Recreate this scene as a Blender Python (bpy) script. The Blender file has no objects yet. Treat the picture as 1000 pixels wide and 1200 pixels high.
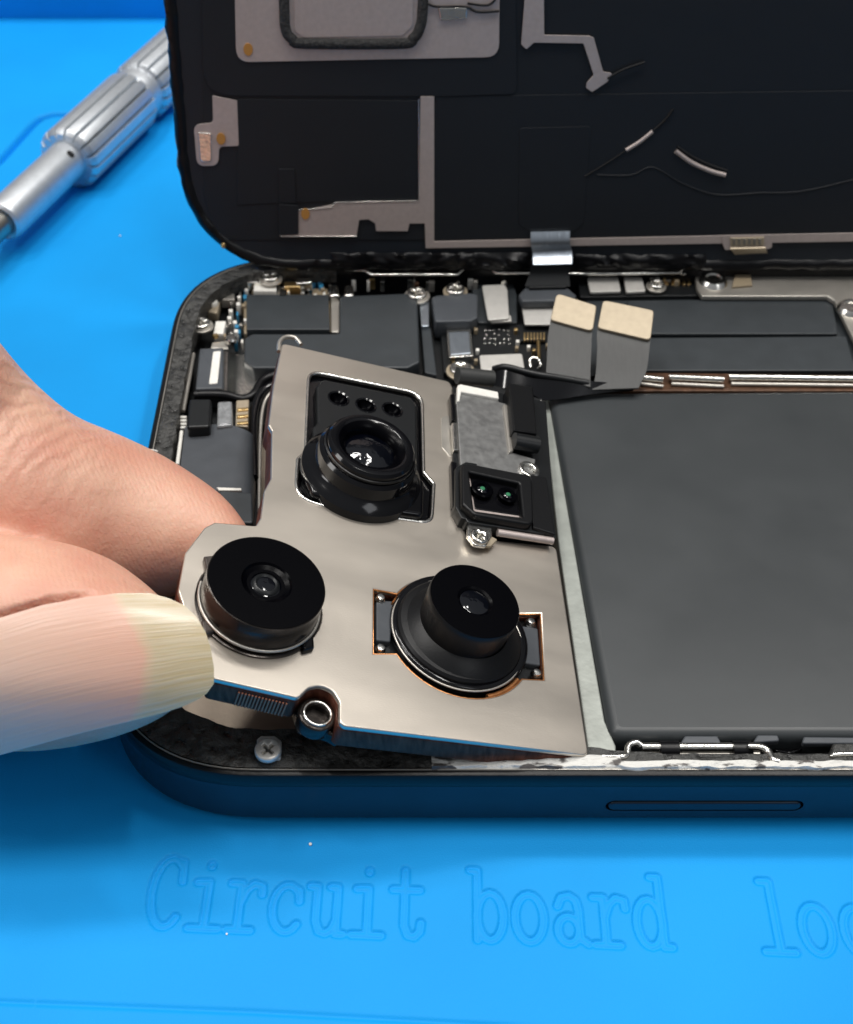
import bpy, bmesh, math, random
from mathutils import Vector as V, Matrix, noise
random.seed(7)
S = bpy.context.scene
COL = S.collection
# ------------------------------------------------------------------ camera (1 unit = 1 cm)
S.unit_settings.system = 'METRIC'; S.unit_settings.scale_length = 0.01
FPX = 1450.0; TH = math.radians(45); RIM = 0.70
CAM = V((2.334, -5.31, RIM + 8.19))
FW = V((0, math.cos(TH), -math.sin(TH))); UP = V((0, math.sin(TH), math.cos(TH))); RT = V((1, 0, 0))
cd = bpy.data.cameras.new('camera'); cam = bpy.data.objects.new('camera', cd); COL.objects.link(cam)
cam.location = CAM; cam.rotation_euler = (math.radians(90) - TH, 0, 0)
cd.sensor_fit = 'VERTICAL'; cd.sensor_height = 36; cd.lens = 36 * FPX / 1200; cd.shift_x = 50 / 1200
cd.clip_start = 0.1; cd.clip_end = 500
cd.dof.use_dof = True; cd.dof.focus_distance = 10.3; cd.dof.aperture_fstop = 0.62
S.camera = cam
# ------------------------------------------------------------------ world and lamps
w = bpy.data.worlds.new('World'); S.world = w; w.use_nodes = True
nt = w.node_tree; bg = nt.nodes['Background']
tc = nt.nodes.new('ShaderNodeTexCoord'); sx = nt.nodes.new('ShaderNodeSeparateXYZ')
rp = nt.nodes.new('ShaderNodeValToRGB'); mr = nt.nodes.new('ShaderNodeMapRange')
nt.links.new(tc.outputs['Generated'], sx.inputs[0]); nt.links.new(sx.outputs['Z'], mr.inputs[0])
mr.inputs[1].default_value = -0.3; mr.inputs[2].default_value = 1.0
nt.links.new(mr.outputs[0], rp.inputs[0]); nt.links.new(rp.outputs[0], bg.inputs[0])
rp.color_ramp.elements[0].color = (0.10, 0.10, 0.11, 1); rp.color_ramp.elements[0].position = 0.1
rp.color_ramp.elements[1].color = (0.75, 0.78, 0.82, 1); rp.color_ramp.elements[1].position = 0.9
bg.inputs[1].default_value = 0.36
def area(loc, aim, sx_, sy_, power, col=(1, 0.97, 0.93)):
    l = bpy.data.lights.new('ceiling_lamp', 'AREA'); l.shape = 'RECTANGLE'; l.size = sx_; l.size_y = sy_
    l.energy = power; l.color = col
    o = bpy.data.objects.new('ceiling_lamp', l); COL.objects.link(o); o.location = loc
    o.rotation_euler = (V(aim) - V(loc)).to_track_quat('-Z', 'Y').to_euler()
    return o
LP = 4500
for x in (-14, 4, 22):
    area((x, 20, 45), (2, 3, 0), 12, 2.5, LP)
    area((x, 5, 48), (2, 3, 0), 12, 2.5, LP)
area((-34, -4, 38), (0, 3, 1), 14, 10, 3600, (1, 0.98, 0.96))
area((26, -16, 30), (3, 3, 1), 10, 10, 900, (0.95, 0.97, 1))
S.view_settings.view_transform = 'Standard'; S.view_settings.look = 'None'
S.view_settings.gamma = 1; S.view_settings.use_curve_mapping = False; S.view_settings.exposure = 0
S.render.engine = 'CYCLES'
# ------------------------------------------------------------------ projection frames: planes at their real heights
def ray(x, y): return FW + RT * ((x - 450) / FPX) - UP * ((y - 600) / FPX)
class Frame:
    def __init__(s, o, u, v): s.o = V(o); s.u = V(u).normalized(); s.v = V(v).normalized(); s.n = s.u.cross(s.v).normalized()
    def px(s, x, y, h=0):
        d = ray(x, y); o = s.o + s.n * h; p = CAM + d * ((o - CAM).dot(s.n) / d.dot(s.n)) - s.o
        return (p.dot(s.u), p.dot(s.v))
    def w(s, a, b, h=0): return s.o + s.u * a + s.v * b + s.n * h
    def wp(s, x, y, h=0): a, b = s.px(x, y, h); return s.w(a, b, h)
    def mat(s): return Matrix((( s.u.x, s.v.x, s.n.x, s.o.x), (s.u.y, s.v.y, s.n.y, s.o.y), (s.u.z, s.v.z, s.n.z, s.o.z), (0, 0, 0, 1)))
G = Frame((0, 0, 0), (1, 0, 0), (0, 1, 0))
def P(x, y, z): return G.wp(x, y, z)
# ------------------------------------------------------------------ materials
M = {}
def mat(name, base, metal=0.0, rough=0.5, var=0.0, vscale=6, bump=0.0, bscale=30, coat=0.0, spec=0.5, stretch=None, sss=0, col2=None, thr=None, aniso=0, detail=4, rvar=0.0, emis=None, trans=0, ior=1.45):
    m = bpy.data.materials.new(name); m.use_nodes = True; t = m.node_tree; b = t.nodes['Principled BSDF']
    b.inputs['Base Color'].default_value = (*base, 1); b.inputs['Metallic'].default_value = metal
    b.inputs['Roughness'].default_value = rough; b.inputs['Coat Weight'].default_value = coat; b.inputs['Coat Roughness'].default_value = 0.08
    b.inputs['Specular IOR Level'].default_value = spec; b.inputs['IOR'].default_value = ior
    b.inputs['Anisotropic'].default_value = aniso; b.inputs['Transmission Weight'].default_value = trans
    if sss: b.inputs['Subsurface Weight'].default_value = sss; b.inputs['Subsurface Radius'].default_value = (0.12, 0.04, 0.025); b.inputs['Subsurface Scale'].default_value = 1.0
    g = t.nodes.new('ShaderNodeNewGeometry'); src = g.outputs['Position']
    if stretch:
        mp = t.nodes.new('ShaderNodeMapping'); mp.inputs['Scale'].default_value = stretch; t.links.new(src, mp.inputs[0]); src = mp.outputs[0]
    if var or col2 or rvar:
        n = t.nodes.new('ShaderNodeTexNoise'); n.inputs['Scale'].default_value = vscale; n.inputs['Detail'].default_value = 6; t.links.new(src, n.inputs['Vector'])
        r = t.nodes.new('ShaderNodeValToRGB'); t.links.new(n.outputs['Fac'], r.inputs[0])
        if col2:
            a, c = thr or (0.45, 0.55); r.color_ramp.elements[0].position = a; r.color_ramp.elements[1].position = c
            r.color_ramp.elements[0].color = (*base, 1); r.color_ramp.elements[1].color = (*col2, 1)
        else:
            r.color_ramp.elements[0].position = 0.3; r.color_ramp.elements[1].position = 0.7
            r.color_ramp.elements[0].color = (*[c * (1 - var) for c in base], 1); r.color_ramp.elements[1].color = (*[min(1, c * (1 + var)) for c in base], 1)
        t.links.new(r.outputs[0], b.inputs['Base Color'])
        if rvar:
            q = t.nodes.new('ShaderNodeMapRange'); t.links.new(n.outputs['Fac'], q.inputs[0]); q.inputs[1].default_value = 0.3; q.inputs[2].default_value = 0.7
            q.inputs[3].default_value = max(0.02, rough - rvar); q.inputs[4].default_value = min(1, rough + rvar); t.links.new(q.outputs[0], b.inputs['Roughness'])
    if bump:
        n2 = t.nodes.new('ShaderNodeTexNoise'); n2.inputs['Scale'].default_value = bscale; n2.inputs['Detail'].default_value = detail; t.links.new(src, n2.inputs['Vector'])
        bp = t.nodes.new('ShaderNodeBump'); bp.inputs['Strength'].default_value = 1; bp.inputs['Distance'].default_value = bump
        t.links.new(n2.outputs['Fac'], bp.inputs['Height']); t.links.new(bp.outputs[0], b.inputs['Normal'])
    if emis: b.inputs['Emission Color'].default_value = (*emis, 1); b.inputs['Emission Strength'].default_value = 1
    M[name] = m; return m
mat('silicone', (0.005, 0.325, 0.81), 0, 0.55, var=0.08, vscale=0.3, bump=0.002, bscale=70, spec=0.2)
mat('frame_blue', (0.020, 0.034, 0.052), 0.45, 0.3, var=0.1, vscale=3, bump=0.0006, bscale=90)
mat('brown_wall', (0.42, 0.16, 0.09), 0.5, 0.35)
mat('dark_wall', (0.13, 0.045, 0.028), 0.55, 0.42, var=0.4, vscale=5, bump=0.003, bscale=8, stretch=(6, 1, 1), spec=0.1)
mat('black_rubber', (0.004, 0.004, 0.005), 0, 0.32, bump=0.002, bscale=12, spec=0.35)
mat('adhesive', (0.040, 0.040, 0.038), 0, 0.42, var=0.7, vscale=12, bump=0.05, bscale=12, detail=10, rvar=0.2)
mat('green_glint', (0.10, 0.45, 0.22), 0.6, 0.15)
mat('residue', (0.75, 0.74, 0.70), 0, 0.5, col2=(0.10, 0.09, 0.085), thr=(0.52, 0.58), vscale=5, bump=0.02, bscale=16, stretch=(1, 2.5, 1), detail=8)
mat('floor_metal', (0.36, 0.30, 0.24), 0.6, 0.42, var=0.06, bump=0.001)
mat('satin_plate', (0.60, 0.545, 0.475), 0.85, 0.34, var=0.04, vscale=2.5, bump=0.0005, bscale=110, rvar=0.04, stretch=(0.2, 1, 1), detail=7)
mat('machined', (0.075, 0.062, 0.055), 0.35, 0.38, var=0.2, vscale=8, bump=0.003, bscale=10, stretch=(6, 1, 1))
mat('gunmetal', (0.035, 0.030, 0.027), 0.7, 0.2, var=0.6, vscale=4, stretch=(1, 1, 3), bump=0.003, bscale=6)
mat('pad_foil', (0.66, 0.64, 0.60), 0.35, 0.38, var=0.05, vscale=12, bump=0.001, bscale=60)
mat('bright_metal', (0.80, 0.78, 0.73), 1, 0.2, var=0.08, vscale=10, bump=0.003, bscale=25)
mat('dull_metal', (0.54, 0.51, 0.46), 0.75, 0.36, var=0.04, vscale=5, bump=0.001, bscale=60, rvar=0.03)
mat('sensor_metal', (0.36, 0.36, 0.355), 0.8, 0.36, var=0.12, vscale=14, bump=0.001, bscale=90, rvar=0.04)
mat('grey_rail', (0.34, 0.36, 0.33), 0.35, 0.42, var=0.12, vscale=6, bump=0.002, bscale=20)
mat('battery_wrap', (0.037, 0.042, 0.045), 0, 0.38, var=0.08, vscale=0.8, bump=0.004, bscale=1.1, spec=0.6, rvar=0.05)
mat('graphite', (0.034, 0.040, 0.045), 0, 0.40, var=0.1, vscale=4, bump=0.002, bscale=5, spec=0.6)
mat('board', (0.006, 0.007, 0.008), 0, 0.4, bump=0.003, bscale=20)
mat('black_plastic', (0.008, 0.009, 0.010), 0, 0.35, bump=0.001, bscale=20)
mat('soft_black', (0.005, 0.0052, 0.006), 0, 0.38, bump=0.001, bscale=60, spec=0.35)
mat('gloss_black', (0.003, 0.003, 0.004), 0, 0.12, spec=0.4, coat=0.15)
mat('lens_black', (0.0005, 0.0005, 0.0012), 0, 0.25, spec=0.10)
mat('lens_glass', (0.0006, 0.001, 0.003), 0, 0.03, coat=0.3, ior=1.6, bump=0.006, bscale=14, detail=1)
mat('tape_grey', (0.065, 0.072, 0.082), 0, 0.42, var=0.12, vscale=3, bump=0.006, bscale=4)
mat('flex_black', (0.04, 0.041, 0.040), 0, 0.45, var=0.1, bump=0.002, bscale=30, stretch=(6, 1, 1))
mat('connector_gold', (0.44, 0.37, 0.27), 0.45, 0.42, var=0.06, vscale=12, bump=0.001, bscale=80)
mat('gold', (0.85, 0.60, 0.28), 1, 0.28)
mat('copper', (0.60, 0.26, 0.10), 0.9, 0.3, var=0.3, vscale=20)
mat('white_part', (0.84, 0.82, 0.76), 0, 0.35, var=0.06, vscale=20, bump=0.001, bscale=50)
mat('blue_part', (0.05, 0.28, 0.50), 0.2, 0.3)
mat('tan_part', (0.30, 0.24, 0.16), 0, 0.5)
mat('lid_base', (0.010, 0.0135, 0.019), 0, 0.40, bump=0.003, bscale=3)
mat('lid_foil', (0.008, 0.010, 0.0135), 0, 0.46, bump=0.008, bscale=2.4, spec=0.5, detail=5)
mat('lid_silver', (0.56, 0.48, 0.45), 0.55, 0.42, var=0.05, vscale=20, bump=0.0015, bscale=90)
mat('brown_edge', (0.10, 0.05, 0.028), 0.3, 0.35, var=0.4, vscale=10)
mat('lid_silver_tape', (0.45, 0.50, 0.56), 0.9, 0.3, bump=0.006, bscale=5, stretch=(5, 1, 1))
mat('felt', (0.03, 0.03, 0.03), 0, 0.8, var=0.6, vscale=30, bump=0.02, bscale=40)
mat('amber', (0.50, 0.24, 0.06), 0.2, 0.4)
mat('aluminium', (0.66, 0.69, 0.72), 0.75, 0.40, var=0.06, vscale=8, bump=0.001, bscale=60)
mat('steel', (0.42, 0.40, 0.36), 1, 0.32, bump=0.001, bscale=60)
mat('clear_tape', (0.30, 0.31, 0.32), 0.1, 0.15, var=0.3, vscale=10, bump=0.02, bscale=12)
mat('dark_gap', (0.002, 0.002, 0.003), 0, 0.6)
# ------------------------------------------------------------------ object helpers
def link(name, me, m, parent=None, smooth=35):
    o = bpy.data.objects.new(name, me); COL.objects.link(o)
    if m: me.materials.clear(); me.materials.append(M[m])
    if smooth:
        me.shade_smooth(); me.set_sharp_from_angle(angle=math.radians(smooth))
        if 'flat' in me:
            n = V(me['flat'])
            for p in me.polygons:
                if abs(p.normal.dot(n)) > .999: p.use_smooth = False
    if parent: o.parent = parent; o.matrix_parent_inverse = WM[parent.name].inverted()
    WM[o.name] = Matrix.Identity(4)
    return o
WM = {}
def tag(o, label=None, cat=None, group=None, kind=None):
    if label: o['label'] = label
    if cat: o['category'] = cat
    if group: o['group'] = group
    if kind: o['kind'] = kind
    return o
def empty(name, loc):
    o = bpy.data.objects.new(name, None); COL.objects.link(o); o.location = loc; o.empty_display_size = 0.3
    WM[o.name] = Matrix.Translation(loc); return o
def fillet(pts, r, seg=5):
    n = len(pts); out = []
    for i in range(n):
        ri = r[i] if isinstance(r, (list, tuple)) else r
        p = V(pts[i]); a = V(pts[i - 1]) - p; b = V(pts[(i + 1) % n]) - p
        la, lb = a.length, b.length
        if ri <= 0 or la < 1e-6 or lb < 1e-6: out.append(p); continue
        a /= la; b /= lb; ang = a.angle(b)
        if ang > math.pi - 0.05: out.append(p); continue
        d = min(ri / math.tan(ang / 2), la * 0.48, lb * 0.48)
        p0, p1 = p + a * d, p + b * d
        for k in range(seg + 1):
            t = k / seg; out.append(p0 * (1 - t) ** 2 + p * 2 * t * (1 - t) + p1 * t * t)
    return out
def circ(c, r, n=40, a0=0, a1=2 * math.pi):
    full = abs(a1 - a0 - 2 * math.pi) < 1e-6
    k = n if full else n + 1
    return [V((c[0] + r * math.cos(a0 + (a1 - a0) * i / n), c[1] + r * math.sin(a0 + (a1 - a0) * i / n))) for i in range(k)]
def slab_mesh(F, loops, top, thick, bevel=0.0):
    cu = bpy.data.curves.new('c', 'CURVE'); cu.dimensions = '2D'; cu.fill_mode = 'BOTH'
    bevel = min(bevel, thick * 0.45)
    cu.extrude = thick / 2 - bevel; cu.bevel_depth = bevel; cu.bevel_resolution = 2; cu.offset = -bevel
    for lp in loops:
        s = cu.splines.new('POLY'); s.points.add(len(lp) - 1)
        for i, p in enumerate(lp): s.points[i].co = (p[0], p[1], 0, 1)
        s.use_cyclic_u = True
    o = bpy.data.objects.new('c', cu); me = bpy.data.meshes.new_from_object(o); bpy.data.objects.remove(o); bpy.data.curves.remove(cu)
    me.transform(F.mat() @ Matrix.Translation((0, 0, top - thick / 2)))
    bm = bmesh.new(); bm.from_mesh(me); bmesh.ops.remove_doubles(bm, verts=bm.verts, dist=1e-5); bmesh.ops.recalc_face_normals(bm, faces=bm.faces); bm.to_mesh(me); bm.free(); me['flat'] = list(F.n)
    return me
def slab(name, F, pix, top, thick, m, parent, r=0.0, bevel=0.0, holes=(), uv=False):
    pts = pix if uv else [F.px(x, y, top) for x, y in pix]
    return link(name, slab_mesh(F, [fillet(pts, r)] + list(holes), top, thick, bevel), m, parent)
def tube(name, pts, r, m, parent, smoothpath=True, res=6, radii=None):
    cu = bpy.data.curves.new('c', 'CURVE'); cu.dimensions = '3D'; cu.bevel_depth = r; cu.bevel_resolution = res; cu.use_fill_caps = True
    if smoothpath and len(pts) > 2:
        q = []
        for i in range(len(pts) - 1):
            p0 = pts[max(i - 1, 0)]; p1 = pts[i]; p2 = pts[i + 1]; p3 = pts[min(i + 2, len(pts) - 1)]
            for k in range(6):
                t = k / 6; q.append(0.5 * ((2 * p1) + (p2 - p0) * t + (2 * p0 - 5 * p1 + 4 * p2 - p3) * t * t + (3 * p1 - p0 - 3 * p2 + p3) * t ** 3))
        q.append(pts[-1]); pts = q
    s = cu.splines.new('POLY'); s.points.add(len(pts) - 1)
    for i, p in enumerate(pts): s.points[i].co = (*p, 1)
    o = bpy.data.objects.new('c', cu); me = bpy.data.meshes.new_from_object(o); bpy.data.objects.remove(o); bpy.data.curves.remove(cu)
    return link(name, me, m, parent, 60)
def lathe_mesh(o, axis, prof, n=64, refu=None, fn=None):
    axis = V(axis).normalized(); u = refu or axis.orthogonal().normalized(); u = (u - axis * u.dot(axis)).normalized(); v = axis.cross(u)
    bm = bmesh.new(); rings = []
    for r, h in prof:
        if r < 1e-6: rings.append([bm.verts.new(o + axis * h)])
        else: rings.append([bm.verts.new(o + axis * h + (u * math.cos(2 * math.pi * i / n) + v * math.sin(2 * math.pi * i / n)) * (fn(r, h, 2 * math.pi * i / n) if fn else r)) for i in range(n)])
    for a, b in zip(rings[:-1], rings[1:]):
        for i in range(n):
            j = (i + 1) % n
            if len(a) == 1 and len(b) > 1: bm.faces.new((a[0], b[i], b[j]))
            elif len(b) == 1 and len(a) > 1: bm.faces.new((a[i], a[j], b[0]))
            elif len(a) > 1: bm.faces.new((a[i], a[j], b[j], b[i]))
    bmesh.ops.recalc_face_normals(bm, faces=bm.faces)
    me = bpy.data.meshes.new('lathe'); bm.to_mesh(me); bm.free(); return me
def lathe(name, o, axis, prof, m, parent, n=64, fn=None): return link(name, lathe_mesh(V(o), axis, prof, n, fn=fn), m, parent, 12 if name == 'lens_face' else 30)
def sheet(name, rows, thick, m, parent, sub=4):
    # rows of 3-D points lofted smoothly along the strip, then given thickness
    def cr(a, b, c, d, t): return 0.5 * ((2 * b) + (c - a) * t + (2 * a - 5 * b + 4 * c - d) * t * t + (3 * b - a - 3 * c + d) * t ** 3)
    R = []
    for i in range(len(rows) - 1):
        A, B, C_, D = rows[max(i - 1, 0)], rows[i], rows[i + 1], rows[min(i + 2, len(rows) - 1)]
        for k in range(sub): R.append([cr(A[j], B[j], C_[j], D[j], k / sub) for j in range(len(B))])
    R.append(rows[-1]); bm = bmesh.new(); vs = [[bm.verts.new(p) for p in r] for r in R]
    for a, b in zip(vs[:-1], vs[1:]):
        for j in range(len(a) - 1): bm.faces.new((a[j], a[j + 1], b[j + 1], b[j]))
    bmesh.ops.recalc_face_normals(bm, faces=bm.faces)
    bmesh.ops.solidify(bm, geom=bm.faces[:], thickness=thick)
    bmesh.ops.recalc_face_normals(bm, faces=bm.faces)
    me = bpy.data.meshes.new('sheet'); bm.to_mesh(me); bm.free(); return link(name, me, m, parent)
def cross_loop(c, L, W, ang):
    p = [(L, W), (W, W), (W, L), (-W, L), (-W, W), (-L, W), (-L, -W), (-W, -W), (-W, -L), (W, -L), (W, -W), (L, -W)]
    return [V((c[0] + x * math.cos(ang) - y * math.sin(ang), c[1] + x * math.sin(ang) + y * math.cos(ang))) for x, y in p]
def screw(F, x, y, h, r, parent, m='bright_metal', ang=0.5, washer=None, c=None):
    c = c or F.px(x, y, h)
    if washer: base = link('screw', slab_mesh(F, [circ(c, r * 1.3)], h - 0.05, 0.03, 0.008), washer, parent)
    hd = link('screw', slab_mesh(F, [circ(c, r), cross_loop(c, r * 0.55, r * 0.13, ang)], h, 0.06, 0.018), m, parent)
    link('recess', slab_mesh(F, [circ(c, r * 0.8)], h - 0.035, 0.02), 'steel', hd)
    if washer: base.name = 'washer'; 
    return hd
# ------------------------------------------------------------------ work mat: engraved height field
MATZ = 0.0
def seg_pts():
    segs = []
    def arc(cx, cy, rx, ry, a0, a1, n=14):
        return [(cx + rx * math.cos(math.radians(a0 + (a1 - a0) * i / n)), cy + ry * math.sin(math.radians(a0 + (a1 - a0) * i / n))) for i in range(n + 1)]
    GL = {
     'C': [arc(0.02, .5, .42, .5, 52, 315), [(.30, .95), (.34, .66)]],
     'i': [[(0.02, .90), (0.02, .93)], [(-.28, .66), (0.02, .67), (0.02, 0)], [(-.36, 0), (.38, 0)]],
     'r': [[(-.42, .67), (-.16, .67), (-.16, 0)], [(-.42, 0), (.18, 0)], [(-.16, .38), (-.02, .58), (.16, .67), (.36, .64), (.38, .52)]],
     'c': [arc(0.02, .335, .37, .335, 40, 318), [(.30, .60), (.32, .44)]],
     'u': [[(-.44, .67), (-.26, .67), (-.26, .18), (-.16, .03), (0, 0), (.16, .06), (.26, .2)], [(.08, .67), (.26, .67), (.26, 0), (.44, 0)]],
     't': [[(-.08, .95), (-.08, .16), (.02, .02), (.18, 0), (.32, .08), (.34, .2)], [(-.38, .67), (.30, .67)]],
     'b': [[(-.46, 1), (-.28, 1), (-.28, 0)], arc(.04, .335, .33, .335, 0, 360, 20)],
     'o': [arc(0, .335, .36, .335, 0, 360, 20)],
     'a': [[(-.30, .52), (-.2, .65), (0, .68), (.16, .62), (.22, .48), (.22, .08), (.42, 0)], arc(-.05, .19, .27, .19, 0, 360, 16)],
     'd': [[(.06, 1), (.25, 1), (.25, 0), (.43, 0)], arc(-.06, .335, .32, .335, 0, 360, 20)],
     'l': [[(-.22, 1), (.02, 1), (.02, 0)], [(-.34, 0), (.38, 0)]],
    }
    b0 = V(G.px(189, 1085.5)); b1 = V(G.px(915, 1115)); adv = (b1 - b0) / 15; ex = adv.normalized(); ey = V((-ex.y, ex.x))
    top = V(G.px(192, 1001)); cap = (top - b0).dot(ey) * .95; wd = adv.length * 0.98
    for k, ch in enumerate('Circuit board  location'):
        if ch not in GL and ch != 'n': continue
        if ch == 'n': continue
        o = b0 + adv * k
        for st in GL[ch]:
            pp = [o + ex * (x * wd) + ey * (y * cap) for x, y in st]
            for a, b in zip(pp[:-1], pp[1:]): segs.append((a.x, a.y, b.x, b.y))
    return segs
def build_mat():
    import numpy as np
    segs = seg_pts()
    def axis(bands, lo, hi, coarse):
        xs = [lo]; x = lo
        while x < hi:
            st = coarse
            for a, b, s in bands:
                if a <= x < b: st = s
            nx = x + st
            for a, b, s in bands:
                if x < a < nx: nx = a
            x = nx; xs.append(x)
        return np.array(xs)
    ys0 = G.px(190, 1125)[1]; ys1 = G.px(190, 985)[1]
    LN = [[(-60, 240), (0, 188), (38, 146), (48, 138), (62, 134), (180, 131), (300, 128)], [(-300, 1166), (0, 1174), (300, 1186), (500, 1197), (900, 1220)]]
    lines = [[G.px(*q) for q in l] for l in LN]
    ys0 = G.px(190, 1200)[1]; yb0, yb1 = G.px(0, 245)[1], G.px(0, 122)[1]
    x = axis([(-5.5, -0.2, 0.02), (-0.2, 8.2, 0.011)], -30, 34, 0.5)
    y = axis([(ys0, ys1, 0.011), (yb0, yb1, 0.02)], -14, 40, 0.5)
    X, Y = np.meshgrid(x, y); Z = np.zeros_like(X)
    dist = np.full(X.shape, 9.0); hw = 0.030
    yi = (Y[:, 0] > ys0 - .02) & (Y[:, 0] < ys1 + .02)
    for ax, ay, bx, by in segs:
        xi = np.where((x > min(ax, bx) - .12) & (x < max(ax, bx) + .12))[0]; yy = np.where((y > min(ay, by) - .12) & (y < max(ay, by) + .12))[0]
        if not len(xi) or not len(yy): continue
        sl = np.ix_(yy, xi); dx, dy = bx - ax, by - ay; L = dx * dx + dy * dy + 1e-9
        t = np.clip(((X[sl] - ax) * dx + (Y[sl] - ay) * dy) / L, 0, 1)
        d = np.hypot(X[sl] - ax - t * dx, Y[sl] - ay - t * dy); dist[sl] = np.minimum(dist[sl], d)
    s = np.clip((dist - (hw - .012)) / 0.024, 0, 1); Z -= 0.013 * (1 - s * s * (3 - 2 * s))
    Z -= 0.011 * np.exp(-((dist - hw + .004) / 0.010) ** 2)
    for l in lines:
        dd = np.full(X.shape, 9.0)
        for (ax, ay), (bx, by) in zip(l[:-1], l[1:]):
            dx, dy = bx - ax, by - ay; t = np.clip(((X - ax) * dx + (Y - ay) * dy) / (dx * dx + dy * dy), 0, 1)
            dd = np.minimum(dd, np.hypot(X - ax - t * dx, Y - ay - t * dy))
        big = l is lines[0]
        Z -= (0.15 if big else 0.014) * np.exp(-(dd / (0.042 if big else 0.02)) ** 2)
    ny, nx = X.shape
    co = np.stack([X, Y, Z], -1).reshape(-1, 3)
    idx = np.arange(ny * nx).reshape(ny, nx)
    f = np.stack([idx[:-1, :-1], idx[:-1, 1:], idx[1:, 1:], idx[1:, :-1]], -1).reshape(-1, 4)
    me = bpy.data.meshes.new('mat'); me.vertices.add(len(co)); me.vertices.foreach_set('co', co.ravel())
    me.loops.add(f.size); me.loops.foreach_set('vertex_index', f.ravel().astype('i'))
    me.polygons.add(len(f)); me.polygons.foreach_set('loop_start', (np.arange(len(f)) * 4).astype('i')); me.update(calc_edges=True)
    return me
wm = link('work_surface', build_mat(), 'silicone', None, 180); tag(wm, kind='structure')
wm['label'] = 'bright blue silicone repair mat embossed with the words Circuit board'
def ridge(pix, r, name='moulded_ridge'):
    o = tube(name, [P(x, y, 0.0) - V((0, 0, r * 0.55)) for x, y in pix], r, 'silicone', wm, False)
    return o
slab('raised_border', G, [(-30, G.px(0, 22)[1]), (-30, 40), (34, 40), (34, G.px(0, 22)[1])], 1.3, 1.4, 'silicone', wm, bevel=0.06, uv=True)
# ------------------------------------------------------------------ phone body
LX, LY, RC = 14.67, 7.15, 1.38
def rrect(inset, n=18):
    x0, y0, x1, y1 = inset, inset, LX - inset, LY - inset; r = RC - inset; out = []
    def corner(cx, cy, a0):
        for i in range(n + 1):
            a = a0 + math.pi / 2 * i / n; c, s = math.cos(a), math.sin(a); e = 0.86
            out.append(V((cx + r * math.copysign(abs(c) ** e, c), cy + r * math.copysign(abs(s) ** e, s))))
    corner(x0 + r, y0 + r, math.pi); 
    for k in range(1, 60): out.append(V((x0 + r + (x1 - x0 - 2 * r) * k / 60, y0)))
    corner(x1 - r, y0 + r, -math.pi / 2)
    for k in range(1, 30): out.append(V((x1, y0 + r + (y1 - y0 - 2 * r) * k / 30)))
    corner(x1 - r, y1 - r, 0)
    for k in range(1, 60): out.append(V((x1 - r - (x1 - x0 - 2 * r) * k / 60, y1)))
    corner(x0 + r, y1 - r, math.pi / 2)
    for k in range(1, 30): out.append(V((x0, y1 - r - (y1 - y0 - 2 * r) * k / 30)))
    return out
def ringloft(prof, closed=True):
    bm = bmesh.new(); R = [[bm.verts.new((p.x, p.y, z)) for p in rrect(i)] for i, z in prof]
    if closed: R.append(R[0])
    for a, b in zip(R[:-1], R[1:]):
        n = len(a)
        for i in range(n): bm.faces.new((a[i], a[(i + 1) % n], b[(i + 1) % n], b[i]))
    bmesh.ops.recalc_face_normals(bm, faces=bm.faces); me = bpy.data.meshes.new('ring'); bm.to_mesh(me); bm.free(); return me
phone = empty('smartphone_body', (LX / 2, LY / 2, 0.0))
tag(phone, 'dark blue smartphone body lying open on the blue mat with circuit board and battery exposed', 'smartphone')
frame_me = ringloft([(0.10, 0.03), (0.03, 0.05), (0.0, 0.11), (0.0, 0.555), (0.02, 0.56), (0.22, 0.56), (0.22, 0.14), (0.12, 0.12)])
frame = link('frame', frame_me, 'frame_blue', phone)
link('back_edge_contact_shade', ringloft([(0.16, 0.004), (0.10, 0.006), (0.06, 0.02), (0.034, 0.048), (0.10, 0.05)]), 'gloss_black', phone)  # back glass edge, made black to stand in for the contact shadow
# side button recess cut into the near wall
WF = Frame((0, 0, 0), (1, 0, 0), (0, 0, 1))   # n = -y : outward
b0 = V(P(711, 945, 0.36)); 
def wallx(px, py): d = ray(px, py); t = (0 - CAM.y) / d.y; p = CAM + d * t; return p.x, p.z
bx0, bz = wallx(711, 939); bx1, _ = wallx(944, 939)
def pill(x0, x1, zc, hh): 
    return circ((x1 - hh, zc), hh, 12, -math.pi / 2, math.pi / 2) + circ((x0 + hh, zc), hh, 12, math.pi / 2, 3 * math.pi / 2)
cut = bpy.data.objects.new('cut', slab_mesh(WF, [pill(bx0, bx1, bz - .065, .075)], 0.05, 0.13)); COL.objects.link(cut)
md = frame.modifiers.new('b', 'BOOLEAN'); md.object = cut; md.operation = 'DIFFERENCE'; md.solver = 'EXACT'
dg = bpy.context.evaluated_depsgraph_get(); dg.update()
nm = bpy.data.meshes.new_from_object(frame.evaluated_get(dg)); frame.modifiers.clear(); frame.data = nm; bpy.data.objects.remove(cut)
nm.shade_smooth(); nm.set_sharp_from_angle(angle=math.radians(35))
link('side_button', slab_mesh(WF, [pill(bx0 + .02, bx1 - .02, bz - .065, .055)], 0.012, 0.10, 0.02), 'frame_blue', frame)
link('gasket', ringloft([(-0.004, 0.553), (-0.006, 0.66), (0.01, 0.69), (0.035, 0.70), (0.05, 0.698), (0.06, 0.68), (0.08, 0.672), (0.225, 0.665), (0.235, 0.60), (0.235, 0.15)]), 'black_rubber', phone)
link('rim_line', ringloft([(0.052, 0.694), (0.056, 0.703), (0.062, 0.703), (0.066, 0.694)]), 'dull_metal', phone)
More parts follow.
